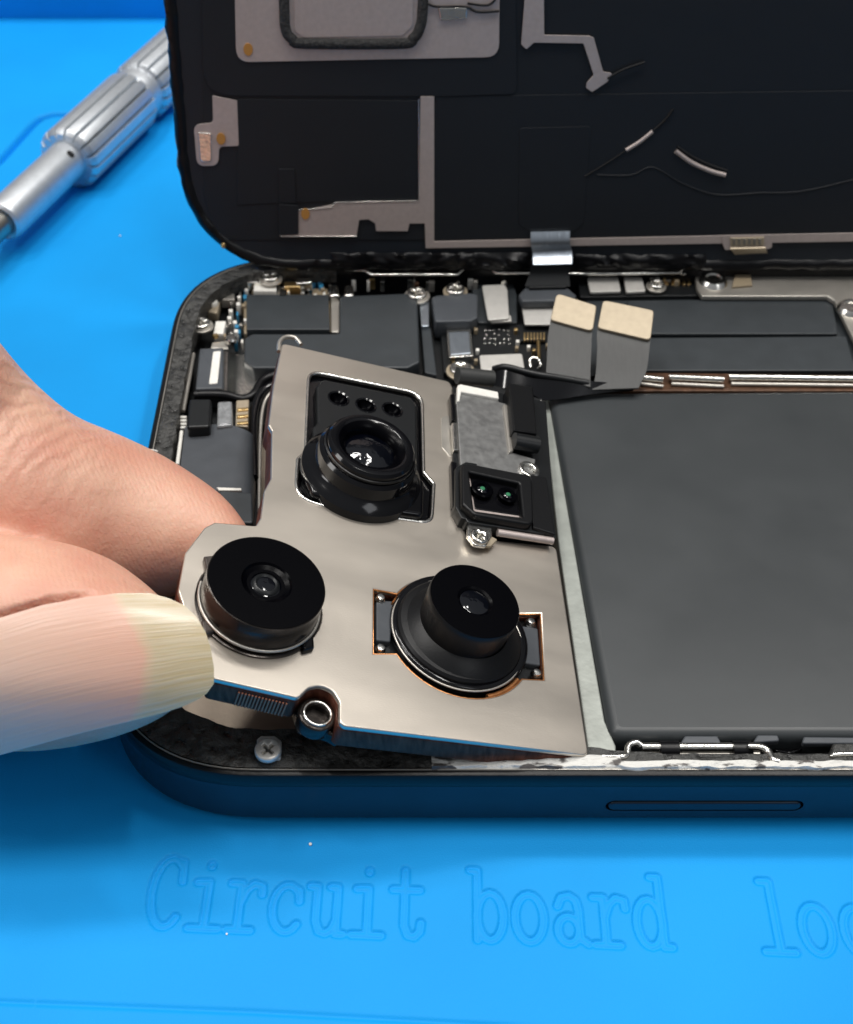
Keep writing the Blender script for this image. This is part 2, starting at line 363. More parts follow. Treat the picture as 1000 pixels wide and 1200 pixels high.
slab('back_plate', G, [(0.2, 0.2), (LX - .2, .2), (LX - .2, LY - .2), (.2, LY - .2)], 0.13, 0.09, 'floor_metal', phone, r=1.0, uv=True)
for a, b in (((178, 826), (196, 864)), ((214, 836), (228, 870)), ((205, 822), (213, 868)), ((176, 843), (200, 845))):
    tube('floor_trace', [P(*a, 0.132), P(*b, 0.132)], 0.012, 'dark_gap', phone, False)
# adhesive strip: crumpled black tape left on the ledge
outl = {}
def strip(name, i0, i1, wfun, z, m, inner=0.075, rows=9, amp=0.03, seed=0, skirt=0.10):
    N = len(rrect(0.1)); bm = bmesh.new(); rr = []
    sub = 3
    for k in range(i0 * sub, i1 * sub + 1):
        i, f = divmod(k, sub); f /= sub; row = []
        for j in range(rows):
            w_ = wfun(k / sub)
            t = j / (rows - 1); ins = inner + (w_ - inner) * t
            ra = RR(ins); p = ra[i % N].lerp(ra[(i + 1) % N], f)
            nz = noise.noise(V((p.x * 4 + seed, p.y * 4, 0))) + 0.5 * noise.noise(V((p.x * 11, p.y * 11, seed)))
            zz = z + amp * nz * min(1, t * 5, (1 - t) * 4 + 0.3)
            q = noise.noise(V((p.x * 6, p.y * 6, 5 + seed))) * 0.022 * t
            row.append(bm.verts.new((p.x + q, p.y + q, zz)))
        row.append(bm.verts.new((p.x + q, p.y + q, z - skirt)))
        rr.append(row)
    for a, b in zip(rr[:-1], rr[1:]):
        for j in range(rows): bm.faces.new((a[j], a[j + 1], b[j + 1], b[j]))
    bmesh.ops.recalc_face_normals(bm, faces=bm.faces); me = bpy.data.meshes.new(name); bm.to_mesh(me); bm.free()
    return link(name, me, m, phone, 60)
_rc = {}
def RR(ins):
    k = round(ins, 3)
    if k not in _rc: _rc[k] = rrect(k)
    return _rc[k]
NT = len(rrect(0.1))
def wnear(k): return 0.44 if k < 22 else max(0.20, 0.44 - (k - 22) * 0.02) if k > 26 else 0.42
strip('adhesive_strip', 0, 66, wnear, 0.70, 'adhesive')
strip('adhesive_strip', NT - 50, NT, lambda k: 0.25 + 0.17 * max(0, (k - NT + 12) / 12), 0.70, 'adhesive', seed=3, skirt=0.2)
# white adhesive residue on the near ledge
XR = P(728, 893, .72).x
def residue(x0, x1):
    bm = bmesh.new(); rr = []; n = int((x1 - x0) / 0.02)
    for k in range(n + 1):
        x = x0 + (x1 - x0) * k / n; row = []
        e0 = 0.055 + 0.02 * noise.noise(V((x * 5, 0, 1))); e1 = (0.19 if x < XR else 0.135) + 0.015 * noise.noise(V((x * 4, 3, 1)))
        for j in range(8):
            t = j / 7; y = e0 + (e1 - e0) * t
            row.append(bm.verts.new((x, y, 0.726 + 0.02 * noise.noise(V((x * 9, y * 14, 2))) - (0.04 if j in (0, 7) else 0))))
        rr.append(row)
    for a, b in zip(rr[:-1], rr[1:]):
        for j in range(7): bm.faces.new((a[j], a[j + 1], b[j + 1], b[j]))
    bmesh.ops.recalc_face_normals(bm, faces=bm.faces); me = bpy.data.meshes.new('r'); bm.to_mesh(me); bm.free()
    return link('adhesive_residue', me, 'residue', phone, 60)
residue(P(506, 893, .72).x, 11.0)
# battery
bt = [G.px(641, 464, .55), (11.5, G.px(900, 459, .55)[1]), (11.5, G.px(900, 869, .55)[1]), G.px(713, 869, .55)]
bat = slab('battery', G, bt, 0.62, 0.46, 'battery_wrap', phone, r=0.13, bevel=0.09, uv=True)
# grey dividing rail
slab('divider_rail_or_gap_shade', G, [(636, 468), (643, 466), (660, 565), (709, 845), (722, 874), (722, 886), (690, 887), (689, 880), (655, 640)], 0.56, 0.4, 'grey_rail', phone, bevel=0.012)
slab('divider_rail_or_gap_shade', G, [(644, 480), (649, 480), (667, 590), (714, 866), (706, 862), (662, 600)], 0.50, 0.35, 'graphite', phone)  # dark strip standing in for the shade between rail and battery
# ledge hardware along the near side: spring bar held by tape
hw = empty('spring_bracket', P(820, 880, 0.55)); hw.parent = phone; hw.matrix_parent_inverse = WM[phone.name].inverted()
slab('backing', G, [(725, 868), (1000, 862), (1030, 862), (1030, 893), (725, 893)], 0.40, 0.2, 'board', hw)
tube('spring_bar', [P(752, 876, .60), P(882, 876, .60)], 0.040, 'bright_metal', hw, False)
tube('spring_bar', [P(752, 884, .56), P(890, 884, .56)], 0.022, 'dull_metal', hw, False)
tube('wire_loop', [P(705, 887, .70), P(728, 887, .70), P(735, 884, .69), P(737, 874, .69), P(746, 870, .69), P(752, 874, .68)], 0.026, 'bright_metal', hw)
tube('wire_loop', [P(878, 875, .66), P(893, 876, .69), P(901, 882, .69), P(906, 890, .70), P(914, 893, .71)], 0.030, 'bright_metal', hw)
tube('wire_loop', [P(745, 893, .69), P(905, 893, .69)], 0.012, 'bright_metal', hw, False)
for a, b in ((773, 795), (858, 880)): tube('tape_band', [P(a, 879, .58), P(b, 879, .58)], 0.075, 'black_rubber', hw, False)
for q in ([(797, 871), (803, 862), (841, 862), (846, 871)], [(882, 870), (888, 861), (912, 861), (914, 868)], [(940, 871), (942, 863), (1030, 864), (1030, 871)]):
    slab('clip_tab', G, q, 0.62, 0.06, 'tape_grey', hw, r=0.02, bevel=0.012)
slab('hollow', G, [(905, 872), (938, 869), (942, 878), (925, 883), (908, 880)], 0.45, 0.04, 'gloss_black', hw, r=0.03, bevel=0.012)
slab('adhesive_lump', G, [(974, 884), (976, 871), (1040, 869), (1040, 884)], 0.66, 0.2, 'adhesive', hw, r=0.02, bevel=0.02)
tube('wire_loop', [P(975, 888, .70), P(981, 884, .70), P(1040, 884, .70)], 0.02, 'bright_metal', hw)
# ------------------------------------------------------------------ logic board area
bd = slab('logic_board', G, [(262, 332), (300, 322), (1100, 318), (1180, 470), (222, 500), (232, 380)], 0.33, 0.1, 'board', phone)
def pr(n, pix, top, th, m, r=0.02, b=0.01, par=None): return slab(n, G, pix, top, th, m, par or bd, r=r, bevel=b)
pr('shield_cover', [(289, 345), (385, 345), (387, 386), (289, 386)], 0.56, 0.2, 'graphite')
pr('shield_base', [(286, 352), (387, 352), (388, 390), (286, 391)], 0.46, 0.2, 'tan_part')
pr('shield_cover', [(398, 347), (489, 343), (492, 424), (478, 431), (345, 431), (297, 431), (286, 422), (287, 396), (296, 391), (398, 391)], 0.60, 0.22, 'graphite', r=0.05, b=0.02)
pr('shield_wall', [(396, 345), (398, 345), (398, 389), (388, 389), (388, 345)], 0.5, 0.2, 'dull_metal')
pr('shield_wall', [(491, 350), (503, 350), (503, 382), (494, 382)], 0.55, 0.25, 'lid_silver_tape')
pr('shield_wall', [(494, 384), (505, 384), (512, 440), (498, 436)], 0.50, 0.2, 'graphite')
# middle
pr('flex_cover', [(506, 348), (512, 346), (552, 343), (560, 345), (560, 372), (552, 376), (510, 377)], 0.60, 0.24, 'tape_grey', r=0.04, b=0.02)
pr('shield_cover', [(552, 330), (600, 327), (606, 345), (606, 378), (560, 378)], 0.46, 0.1, 'graphite')
pr('board_cover', [(516, 380), (645, 380), (645, 436), (520, 436)], 0.42, 0.08, 'black_plastic')
pr('contact_pad', [(565, 334), (592, 333), (595, 340), (597, 373), (572, 375)], 0.55, 0.03, 'pad_foil', r=0.04)
pr('contact_pad', [(572, 370), (599, 369), (600, 376), (576, 377)], 0.52, 0.03, 'pad_foil')
tube('pin', [P(590, 322, .56), P(591, 332, .56)], 0.035, 'bright_metal', bd, False)
pr('contact_pad', [(611, 352), (648, 352), (648, 380), (615, 380)], 0.50, 0.03, 'pad_foil', r=0.03)
pr('flex_connector', [(608, 345), (618, 334), (662, 334), (676, 346), (672, 352), (612, 353)], 0.62, 0.1, 'tape_grey', r=0.02, b=0.02)
pr('flex_connector', [(620, 322), (664, 320), (664, 336), (620, 337)], 0.66, 0.1, 'black_plastic')
cf = pr('chip_frame', [(523, 386), (552, 385), (555, 417), (526, 419)], 0.50, 0.08, 'bright_metal', r=0.02)
pr('chip', [(526, 389), (550, 388), (552, 414), (528, 416)], 0.505, 0.05, 'lid_silver_tape', r=0.01, par=cf)
pr('contact_bar', [(521, 376), (550, 375), (551, 381), (522, 382)], 0.47, 0.05, 'bright_metal')
for i in range(24):
    x = 568 + (i % 6) * 5.4 + random.uniform(-1.2, 1.2); y = 386 + (i // 6) * 5 + random.uniform(-.8, .8)
    if i in (7, 10, 15): continue
    s = random.uniform(1.2, 2.2); pr('solder_pad', [(x, y), (x + s + 1, y), (x + s + 1, y + s), (x, y + s)], 0.435, 0.03, 'bright_metal', r=0.004, b=0.003)
pc = pr('pin_connector', [(609, 388), (640, 389), (640, 399), (609, 399)], 0.47, 0.08, 'black_plastic')
for i in range(7): pr('pin', [(614 + i * 3.8, 389.5), (616 + i * 3.8, 389.5), (616 + i * 3.8, 397.5), (614 + i * 3.8, 397.5)], 0.49, 0.04, 'gold', r=0, b=0.003, par=pc)
pr('contact_pad', [(562, 416), (612, 414), (615, 432), (564, 434)], 0.48, 0.03, 'pad_foil', r=0.03)
tube('spring_clip', [P(622, 431, .46), P(622, 421, .5), P(630, 420, .52), P(634, 428, .5), P(631, 432, .46)], 0.018, 'bright_metal', bd)
tube('spring_clip', [P(631, 400, .5), P(632, 420, .5)], 0.02, 'gold', bd, False)
pr('contact_pad', [(688, 325), (724, 323), (728, 341), (692, 342)], 0.56, 0.04, 'pad_foil', r=0.03)
pr('contact_pad', [(731, 323), (752, 323), (757, 341), (734, 342)], 0.56, 0.04, 'pad_foil', r=0.03)
pr('shield_cover', [(676, 322), (812, 320), (830, 346), (680, 348)], 0.50, 0.1, 'black_plastic')
for x in (782, 789, 795, 802, 808): pr('gold_contact', circ((x, 331), 2.4, 10), 0.52, 0.03, 'gold', r=0)
pr('shield_cover', [(690, 348), (985, 348), (1030, 440), (640, 440)], 0.44, 0.08, 'graphite')
pr('graphite_sheet', [(735, 352), (976, 351), (982, 391), (740, 391)], 0.50, 0.04, 'graphite', r=0.03)
pr('graphite_sheet', [(740, 396), (992, 394), (1003, 434), (740, 434)], 0.50, 0.05, 'graphite', r=0.02)
bk = pr('metal_bracket', [(812, 304), (1090, 300), (1090, 420), (1012, 420), (978, 352), (970, 347), (823, 347), (817, 338)], 0.57, 0.06, 'dull_metal', r=0.03, b=0.012)
lathe('boss', P(836, 330, .57), (0, 0, 1), [(0, .03), (.09, .03), (.10, .05), (.13, .05), (.15, .03), (.17, .0), (.17, -.02)], 'bright_metal', bk, 32)
lathe('boss', P(998, 362, .57), (0, 0, 1), [(0, .03), (.09, .03), (.10, .05), (.13, .05), (.15, .03), (.17, .0), (.17, -.02)], 'bright_metal', bk, 32)
slab('step', G, [(848, 318), (1090, 314), (1090, 300), (850, 300)], 0.64, 0.08, 'floor_metal', bk, bevel=0.03)
slab('notch', G, [(862, 320), (880, 320), (882, 334), (858, 336)], 0.60, 0.03, 'tan_part', bk, bevel=0.01)
tube('ring_terminal', [P(800, 322, .6), P(795, 315, .64), P(802, 310, .66), P(808, 316, .62), P(800, 322, .6)], 0.022, 'bright_metal', bd)
# silver shield fence along the battery
pr('board_edge', [(700, 436), (1090, 440), (1090, 458), (700, 458)], 0.50, 0.25, 'brown_edge')
for a, b in ((749, 777), (784, 848), (854, 1100)):
    tube('shield_rail', [P(a, 442, .56), P(b, 445, .56)], 0.034, 'bright_metal', bd, False)
    tube('shield_rail', [P(a + 3, 450, .52), P(b, 453, .52)], 0.022, 'dull_metal', bd, False)
lathe('screw', P(735, 441, .55), (0.2, -.3, 1), [(0, .0), (.05, .0), (.07, .02), (.085, .0), (.085, -.06)], 'bright_metal', bd, 24)
# screws
for x, y, h, r, m, an, wz in ((317, 322, .66, .105, 'bright_metal', .3, 'dull_metal'), (259, 334, .60, .09, 'connector_gold', .9, 'dull_metal'), (236, 377, .62, .10, 'bright_metal', .2, 'dull_metal'),
                          (489, 342, .64, .115, 'bright_metal', 1.1, 'dull_metal'), (534, 337, .64, .11, 'bright_metal', .1, 'connector_gold'), (770, 331, .60, .09, 'bright_metal', .7, 'dull_metal'), (540, 430, .56, .12, 'bright_metal', .7, 'connector_gold')):
    screw(G, x, y, h, r, bd, m, an, wz)
for x in (392, 409): 
    pr('spring_contact', [(x - 5, 333), (x + 5, 333), (x + 6, 346), (x - 6, 347)], 0.58, 0.2, 'bright_metal', r=0.02, b=0.03)
pr('spring_contact', [(326, 338), (337, 338), (338, 348), (325, 348)], 0.56, 0.2, 'bright_metal', r=0.02, b=0.03)
# small components of the upper left corner
for q, h, m in (([(245, 344), (275, 344), (275, 351), (245, 351)], .52, 'dull_metal'), ([(242, 353), (258, 353), (255, 367), (241, 365)], .52, 'connector_gold'),
                ([(253, 376), (265, 376), (262, 391), (250, 391)], .50, 'white_part'), ([(249, 401), (266, 399), (268, 409), (247, 408)], .50, 'dull_metal'),
                ([(298, 334), (324, 333), (324, 341), (297, 341)], .56, 'white_part'), ([(291, 326), (310, 326), (308, 331), (290, 331)], .60, 'bright_metal'),
                ([(333, 330), (352, 330), (352, 336), (333, 336)], .56, 'gold'), ([(347, 326), (366, 325), (366, 331), (347, 332)], .6, 'bright_metal'), ([(366, 338), (384, 338), (384, 346), (366, 346)], .45, 'tan_part'), ([(305, 319), (345, 318), (350, 325), (300, 327)], .5, 'tan_part')):
    pr('surface_component', q, h, 0.12, m, r=0.01, b=0.01)
lathe('capacitor', P(250, 357, .52), (0, 0, 1), [(0, .05), (.05, .05), (.06, .03), (.06, 0)], 'white_part', bd, 20)
lathe('capacitor', P(271, 400, .52), (0, 0, 1), [(0, .06), (.05, .06), (.065, .04), (.065, 0)], 'bright_metal', bd, 20)
lathe('capacitor', P(253, 395, .52), (0, 0, 1), [(0, .03), (.03, .03), (.035, .01), (.035, 0)], 'gold', bd, 16)
rg = random.Random(3)
cands = [(rg.uniform(262, 286), rg.uniform(351, 398)) for _ in range(60)] + [(rg.uniform(278, 346), rg.uniform(334, 347)) for _ in range(34)] + [(rg.uniform(352, 388), rg.uniform(326, 345)) for _ in range(22)]
kept = []
for x, y in cands:
    if any(abs(x - a) < 4.6 and abs(y - b) < 4.6 for a, b in kept): continue
    kept.append((x, y)); w_, h_ = rg.choice([(4, 2.6), (2.6, 4), (3, 3), (4.6, 3.4)])
    m = rg.choice(['white_part', 'bright_metal', 'bright_metal', 'white_part', 'tan_part', 'blue_part', 'gold', 'dull_metal'])
    pr('capacitor', [(x, y), (x + w_, y), (x + w_, y + h_), (x, y + h_)], 0.46 + rg.uniform(0, .08), 0.14, m, r=0.006, b=0.006)
for x, y in ((286, 338), (285, 345), (277, 386), (365, 327), (372, 327), (374, 332)): pr('capacitor', [(x, y), (x + 5, y), (x + 5, y + 4.5), (x, y + 4.5)], 0.50, 0.1, 'blue_part', r=0.006, b=0.006)
for k in range(46):
    x = rg.uniform(402, 810); y = rg.choice([322, 325, 327]) + rg.uniform(0, 3)
    if 565 < x < 600 or 615 < x < 670 or 686 < x < 760: continue
    m = rg.choice(['white_part', 'bright_metal', 'dull_metal', 'tan_part', 'gold', 'brown_edge']); a_, b_c = rg.uniform(2.5, 7), rg.uniform(2, 3.5)
    pr('capacitor', [(x, y), (x + a_, y), (x + a_, y + b_c), (x, y + b_c)], 0.52 + rg.uniform(0, .05), 0.14, m, r=0.005, b=0.005)
for x, y in ((553, 381), (556, 384), (603, 384), (604, 405), (648, 352), (605, 398), (558, 408), (556, 420), (618, 404), (624, 408), (530, 423), (640, 402)):
    pr('capacitor', [(x, y), (x + 4, y), (x + 4, y + 3), (x, y + 3)], 0.48, 0.1, rg.choice(['white_part', 'gold', 'bright_metal', 'tan_part']), r=0.005, b=0.005)
# left column: bracket, connector, flex
pr('corner_bracket', [(234, 408), (262, 407), (262, 455), (229, 456)], 0.62, 0.35, 'tape_grey', r=0.02, b=0.02)
pr('white_label', [(250, 412), (259, 411), (255, 449), (245, 450)], 0.63, 0.02, 'white_part', r=0.02, b=0.004)
sheet('curved_shield', [[P(258, 410, .62), P(254, 455, .62)], [P(268, 413, .58), P(266, 458, .58)], [P(278, 415, .48), P(276, 462, .46)], [P(300, 415, .45), P(290, 463, .44)], [P(330, 408, .45), P(320, 440, .44)]], 0.03, 'bright_metal', bd)
tube('wire_duct', [P(228, 463, .58), P(262, 463, .56), P(284, 468, .50), P(298, 462, .50), P(308, 446, .50), P(326, 438, .50)], 0.05, 'black_rubber', bd)
tube('wire_duct', [P(298, 560, .52), P(297, 500, .52), P(300, 475, .54), P(309, 458, .56), P(326, 448, .56)], 0.045, 'gloss_black', bd)
tube('wire_duct', [P(304, 600, .50), P(305, 520, .50), P(308, 480, .52), P(316, 462, .54), P(330, 454, .54)], 0.018, 'dull_metal', bd)
pr('floor_panel', [(222, 458), (300, 458), (304, 620), (200, 640)], 0.36, 0.1, 'black_plastic')
pr('connector_block', [(222, 467), (248, 467), (246, 500), (219, 501)], 0.74, 0.2, 'black_plastic', r=0.04, b=0.025)
pr('clear_tape', [(255, 470), (272, 469), (273, 498), (254, 500)], 0.66, 0.12, 'clear_tape', r=0.03, b=0.03)
gc = pr('gold_contacts', [(277, 469), (292, 468), (291, 500), (276, 499)], 0.60, 0.08, 'connector_gold', r=0.01, b=0.01)
for k in range(3): pr('contact_line', [(278, 478 + k * 8), (291, 477 + k * 8), (291, 480 + k * 8), (278, 481 + k * 8)], 0.62, 0.04, 'gold', r=0, b=0.006, par=gc)
sheet('flex_cable', [[P(217, 500, .60), P(209, 568, .62), P(205, 640, .60)], [P(262, 497, .62), P(256, 568, .64), P(250, 640, .60)], [P(286, 503, .62), P(286, 572, .64), P(280, 640, .6)], [P(297, 510, .56), P(297, 577, .56), P(292, 640, .5)], [P(300, 516, .40), P(300, 582, .38), P(296, 640, .3)]], 0.03, 'tape_grey', bd, 5)
pr('connector_block', [(257, 574), (296, 577), (297, 613), (252, 612)], 0.66, 0.2, 'graphite', r=0.03, b=0.02)
pr('white_edge', [(254, 571), (283, 572), (283, 574.5), (257, 574.5)], 0.67, 0.03, 'white_part', r=0, b=0.003)
tube('side_rail', [P(227, 415, .6), P(215, 482, .6)], 0.022, 'dull_metal', bd, False)
tube('side_rail', [P(213, 506, .6), P(208, 545, .6)], 0.02, 'white_part', bd, False)
for k in range(4): pr('white_contact', [(212, 487 + k * 4), (219, 487 + k * 4), (219, 489.6 + k * 4), (211, 489.6 + k * 4)], 0.60, 0.06, 'white_part', r=0.006, b=0.006)
tube('loose_thread', [P(173, 527, .74), P(180, 527.5, .73), P(185, 529, .72)], 0.008, 'white_part', phone)
tube('rim_edge_wire', [P(x, y + 1, .66) for x, y in ((405, 315), (428, 316), (436, 321), (513, 321), (536, 321), (543, 314), (575, 314), (582, 319), (700, 320), (795, 319), (803, 312))], 0.018, 'bright_metal', phone, False)
# bottom-left clamp with screw, and the shiny round part beside it
pr('clamp', [(301, 866), (306, 862), (322, 862), (330, 868), (329, 889), (302, 888)], 0.75, 0.06, 'pad_foil', r=0.02, par=phone)
screw(G, 314, 877, .80, .105, phone, 'pad_foil', .8)
tube('round_lug', [P(330, 872, .60), P(345, 876, .62), P(380, 878, .6)], 0.05, 'dull_metal', phone)
lathe('round_lug', P(364, 876, .60), (0, -.4, 1), [(0, .06), (.05, .06), (.09, .03), (.10, 0), (.10, -.1)], 'bright_metal', phone, 28)
lathe('white_dot', P(402, 882, .62), (0, 0, 1), [(0, .03), (.025, .025), (.04, 0)], 'white_part', phone, 14)
for q, m in (([(340, 869), (352, 867), (354, 873), (342, 874)], 'tan_part'), ([(352, 880), (362, 879), (363, 883), (353, 884)], 'gold'), ([(386, 868), (396, 868), (397, 873), (387, 873)], 'dull_metal')):
    pr('surface_component', q, .62, .1, m, r=.006, b=.006, par=phone)
# ------------------------------------------------------------------ lifted camera module
BT = math.radians(17)
PF = Frame(P(690, 885, 0.745), (math.cos(BT), 0, -math.sin(BT)), (0, 1, 0))
mod = empty('camera_module', PF.w(-1.7, 2.2, -0.4))
tag(mod, 'triple lens camera module on a satin metal plate, pinched between finger and thumb', 'camera module')
def cen(x, y, h=0): return PF.px(x, y, h)
uwc = cen(305, 706); uwr = 0.50
tlc = cen(538, 745); tlr = 0.615
hole_top = fillet([cen(*q) for q in ((362, 434), (495, 461), (497, 553), (509, 567), (506, 613), (405, 598), (346, 584), (349, 538), (358, 530))], [.16, .17, .05, .06, .13, .4, .22, .05, .04], 8)
def ang(c, p): return math.atan2(p[1] - c[1], p[0] - c[0])
LT, LB = cen(458, 690), cen(458, 768); RT_, RB = cen(610, 716), cen(614, 797)
# tele hole: arc over the top (left->right), right ear, arc under (right->left), left ear
aLT, aRT, aRB, aLB = ang(tlc, LT), ang(tlc, RT_), ang(tlc, RB), ang(tlc, LB)
if aLT < aRT: aLT += 2 * math.pi
top_arc = circ(tlc, tlr, 20, aLT, aRT); 
if aRB > 0: aRB -= 2 * math.pi
if aLB > aRB: aLB -= 2 * math.pi
bot_arc = circ(tlc, tlr, 20, aRB, aLB)
hole_tele = top_arc + [V(cen(634, 719)), V(cen(638, 797))] + bot_arc + [V(cen(438, 766)), V(cen(438, 690))]
plate_px = [(331, 402), (527, 447), (531, 455), (536, 600), (548, 630), (652, 640), (690, 885), (404, 851), (398, 846), (398, 822), (390, 809), (376, 803), (362, 806), (350, 818), (249, 795), (226, 745), (209, 692), (217, 648), (240, 618), (252, 612), (300, 616), (306, 606), (310, 575), (318, 560), (319, 505), (315, 498), (321, 450)]
rad = [.05, .06, .02, .02, .02, .06, .05, .05, .06, .1, .1, .1, .1, .05, .05, .02, .05, .08, .08, .05, .03, .03, .04, .03, .02, .02, .02]
plate = slab('mounting_plate', PF, plate_px, 0, 0.05, 'satin_plate', mod, r=rad, bevel=0.012, holes=[hole_top, circ(uwc, uwr), hole_tele])
PT = 0.21
body_px = [cen(*q) for q in plate_px]
slab('machined_wall', PF, body_px, -0.052, PT, 'dark_wall', plate, r=rad, bevel=0.012, uv=True, holes=[hole_top, circ(uwc, uwr + .02), hole_tele])
# bright chamfer lips round the openings
def lip(loop, h, r, m='bright_metal', par=None): 
    pts = [PF.w(p[0], p[1], h) for p in loop]; pts.append(pts[0]); return tube('opening_lip', pts, r, m, par or plate, False, 4)
lip(hole_top, -0.01, 0.020); lip(hole_tele, -0.012, 0.010, 'copper'); 
# loop tab at the far left corner and recess on the right
tc_ = [PF.wp(x, y, -.03) for x, y in ((327, 412), (328, 401), (335, 395), (346, 396), (353, 404))]
tube('loop_tab', tc_, 0.022, 'dull_metal', plate)
slab('relief_panel', PF, [(517, 490), (523, 487), (533, 487), (535, 535), (528, 536), (518, 524)], 0.006, 0.02, 'dull_metal', plate, r=.03, bevel=.004)
for k in range(15):
    x_ = 283 + k * 4; y_ = 804 + k * .95
    p_ = PF.wp(x_, y_, 0); tube('rib', [p_ - PF.v * .004 - PF.n * .075, p_ - PF.v * .004 - PF.n * .235], .0075, 'brown_wall', plate, False, 3)
# boss with threaded hole
bc = PF.px(371, 839, -0.16)
bs = link('screw_boss', slab_mesh(PF, [circ(bc, .15), circ(bc, .085)], -0.13, 0.14, 0.02), 'gunmetal', plate)
link('thread', slab_mesh(PF, [circ(bc, .10)], -0.22, 0.03), 'gloss_black', bs)
lip(circ(bc, .105), -0.127, 0.012, 'bright_metal', bs)
slab('boss_web', PF, [(344, 822), (352, 812), (372, 800), (400, 815), (400, 868), (386, 860), (352, 850)], -0.20, 0.12, 'gunmetal', bs, r=.05, bevel=.02)
# housings below the plate
slab('camera_housing', PF, [(343, 436), (372, 427), (500, 452), (512, 560), (512, 615), (400, 605), (343, 585)], -0.05, 0.5, 'gloss_black', mod, r=.05)
slab('camera_housing', PF, [(432, 675), (520, 645), (645, 705), (648, 815), (560, 842), (432, 790)], -0.10, 0.40, 'black_plastic', mod, r=.05)
slab('camera_housing', PF, [c for c in circ(uwc, .56, 32)], -0.09, 0.40, 'machined', mod, uv=True)
# --- top camera
tb = slab('camera_body', PF, [(371, 452), (379, 444), (482, 465), (489, 475), (490, 560), (498, 575), (496, 603), (404, 590), (366, 576), (355, 560), (366, 540), (367, 500), (372, 495)], 0.03, 0.12, 'black_plastic', mod, r=.05, bevel=.025,
          holes=[circ(cen(397, 467, .03), .085, 24), circ(cen(429, 475, .03), .085, 24), circ(cen(460, 480, .03), .085, 24)])
for x, y in ((397, 467), (429, 475), (460, 480)):
    c = PF.wp(x, y, .03); lathe('round_recess', c, PF.n, [(.085, .0), (.10, .008), (.108, 0.0), (.108, -.01)], 'gloss_black', tb, 32)
    lathe('round_recess', c, PF.n, [(0, -.06), (.04, -.065), (.075, -.03), (.086, .0)], 'lens_black', tb, 32)
def lens(x, y, h, prof, m, name='lens_barrel', par=None, axis=None):
    a = V(axis) if axis else PF.n; o = PF.wp(x, y, h)
    return lathe(name, o, a, prof, m, par or mod, 96), o, a
l1, o1, a1 = lens(437, 520, .42, [(.555, -.42), (.55, -.34), (.50, -.29), (.465, -.27), (.45, -.25), (.445, -.13), (.42, -.10), (.40, -.095), (.395, -.03), (.375, -.006), (.345, .0), (.31, -.004), (.30, -.01)], 'gloss_black')
lathe('inner_cone', o1, a1, [(.302, -.008), (.26, -.03), (.235, -.06), (.222, -.10)], 'lens_black', l1, 96)
lathe('lens_ring', o1, a1, [(.402, -.09), (.412, -.085), (.412, -.065), (.402, -.06)], 'black_rubber', l1, 96)
lathe('lens_glass', o1, a1, [(0, -.045), (.08, -.05), (.16, -.072), (.225, -.10), (.23, -.12)], 'lens_glass', l1, 64)
slab('camera_skirt', PF, [(358, 560), (372, 548), (498, 560), (497, 604), (404, 591), (366, 577)], 0.08, 0.08, 'gloss_black', l1, r=.06, bevel=.035)
# --- ultra wide
l2, o2, a2 = lens(313, 682, .31, [(.50, -.40), (.50, -.29), (.468, -.28), (.468, -.10), (.463, -.08), (.463, -.02), (.463, -.004), (.455, 0)], 'gunmetal')
lathe('lens_face', o2, a2, [(.452, -.02), (.452, .002), (.20, .0015), (.185, -.015), (.15, -.03), (.12, -.03)], 'lens_black', l2, 96)
lathe('lens_glass', o2, a2, [(0, -.02), (.05, -.021), (.09, -.028), (.125, -.04)], 'lens_glass', l2, 48)
lathe('lens_ring', o2, a2, [(.07, -.022), (.085, -.012), (.10, -.018), (.11, -.03)], 'black_plastic', l2, 48)
for x, y in ((243, 733), (360, 752), (246, 658)):
    slab('clip', PF, [(x - 7, y - 7), (x + 8, y - 8), (x + 9, y + 6), (x - 4, y + 10)], 0.06, 0.14, 'gloss_black' if x == 360 else 'machined', l2, r=.015, bevel=.02)
tube('side_seam', [o2 + a2 * -.24 + (PF.u * math.cos(t) + PF.v * math.sin(t)) * .478 for t in [math.radians(a) for a in range(170, 372, 8)]], 0.012, 'dull_metal', l2)
# --- tele
sl_ = cen(537, 744, -.06)
l3b = link('lens_mount', slab_mesh(PF, [circ(sl_, .595, 64), circ(sl_, .51, 48)], 0.01, 0.10, 0.03), 'gloss_black', mod)
lip(circ(cen(537, 743), 0.565, 64), 0.0, .009, 'dull_metal', l3b)
for q in ([(441, 703), (462, 704), (458, 752), (441, 750)], [(612, 733), (631, 736), (634, 780), (612, 776)]):
    f_ = slab('mount_ear', PF, q, -0.04, 0.08, 'tape_grey', l3b, r=.02, bevel=.015)
for x, y in ((445, 703), (445, 762), (621, 731), (628, 791)):
    lathe('solder_joint', PF.wp(x, y, -.05), PF.n, [(0, .05), (.03, .045), (.045, .02), (.05, 0)], 'bright_metal', l3b, 16)
for a0, a1_ in ((118, 158), (292, 330)):
    tube('copper_ring', [PF.w(tlc[0] + .59 * math.cos(math.radians(a)), tlc[1] + .59 * math.sin(math.radians(a)), -.03) for a in range(a0, a1_ + 1, 5)], 0.024, 'copper', l3b)
l3, o3, a3 = lens(557, 704, .41, [(.53, -.42), (.525, -.38), (.505, -.36), (.38, -.33), (.365, -.30), (.382, -.06), (.380, -.01), (.374, 0)], 'soft_black')
lathe('lens_cone', PF.wp(540, 742, 0.0), a3, [(.52, -.04), (.515, .03), (.50, .045), (.40, .12), (.36, .14)], 'soft_black', l3, 96)
lathe('lens_face', o3, a3, [(.373, -.02), (.373, .002), (.15, .0015), (.13, -.01), (.12, -.02)], 'lens_black', l3, 96)
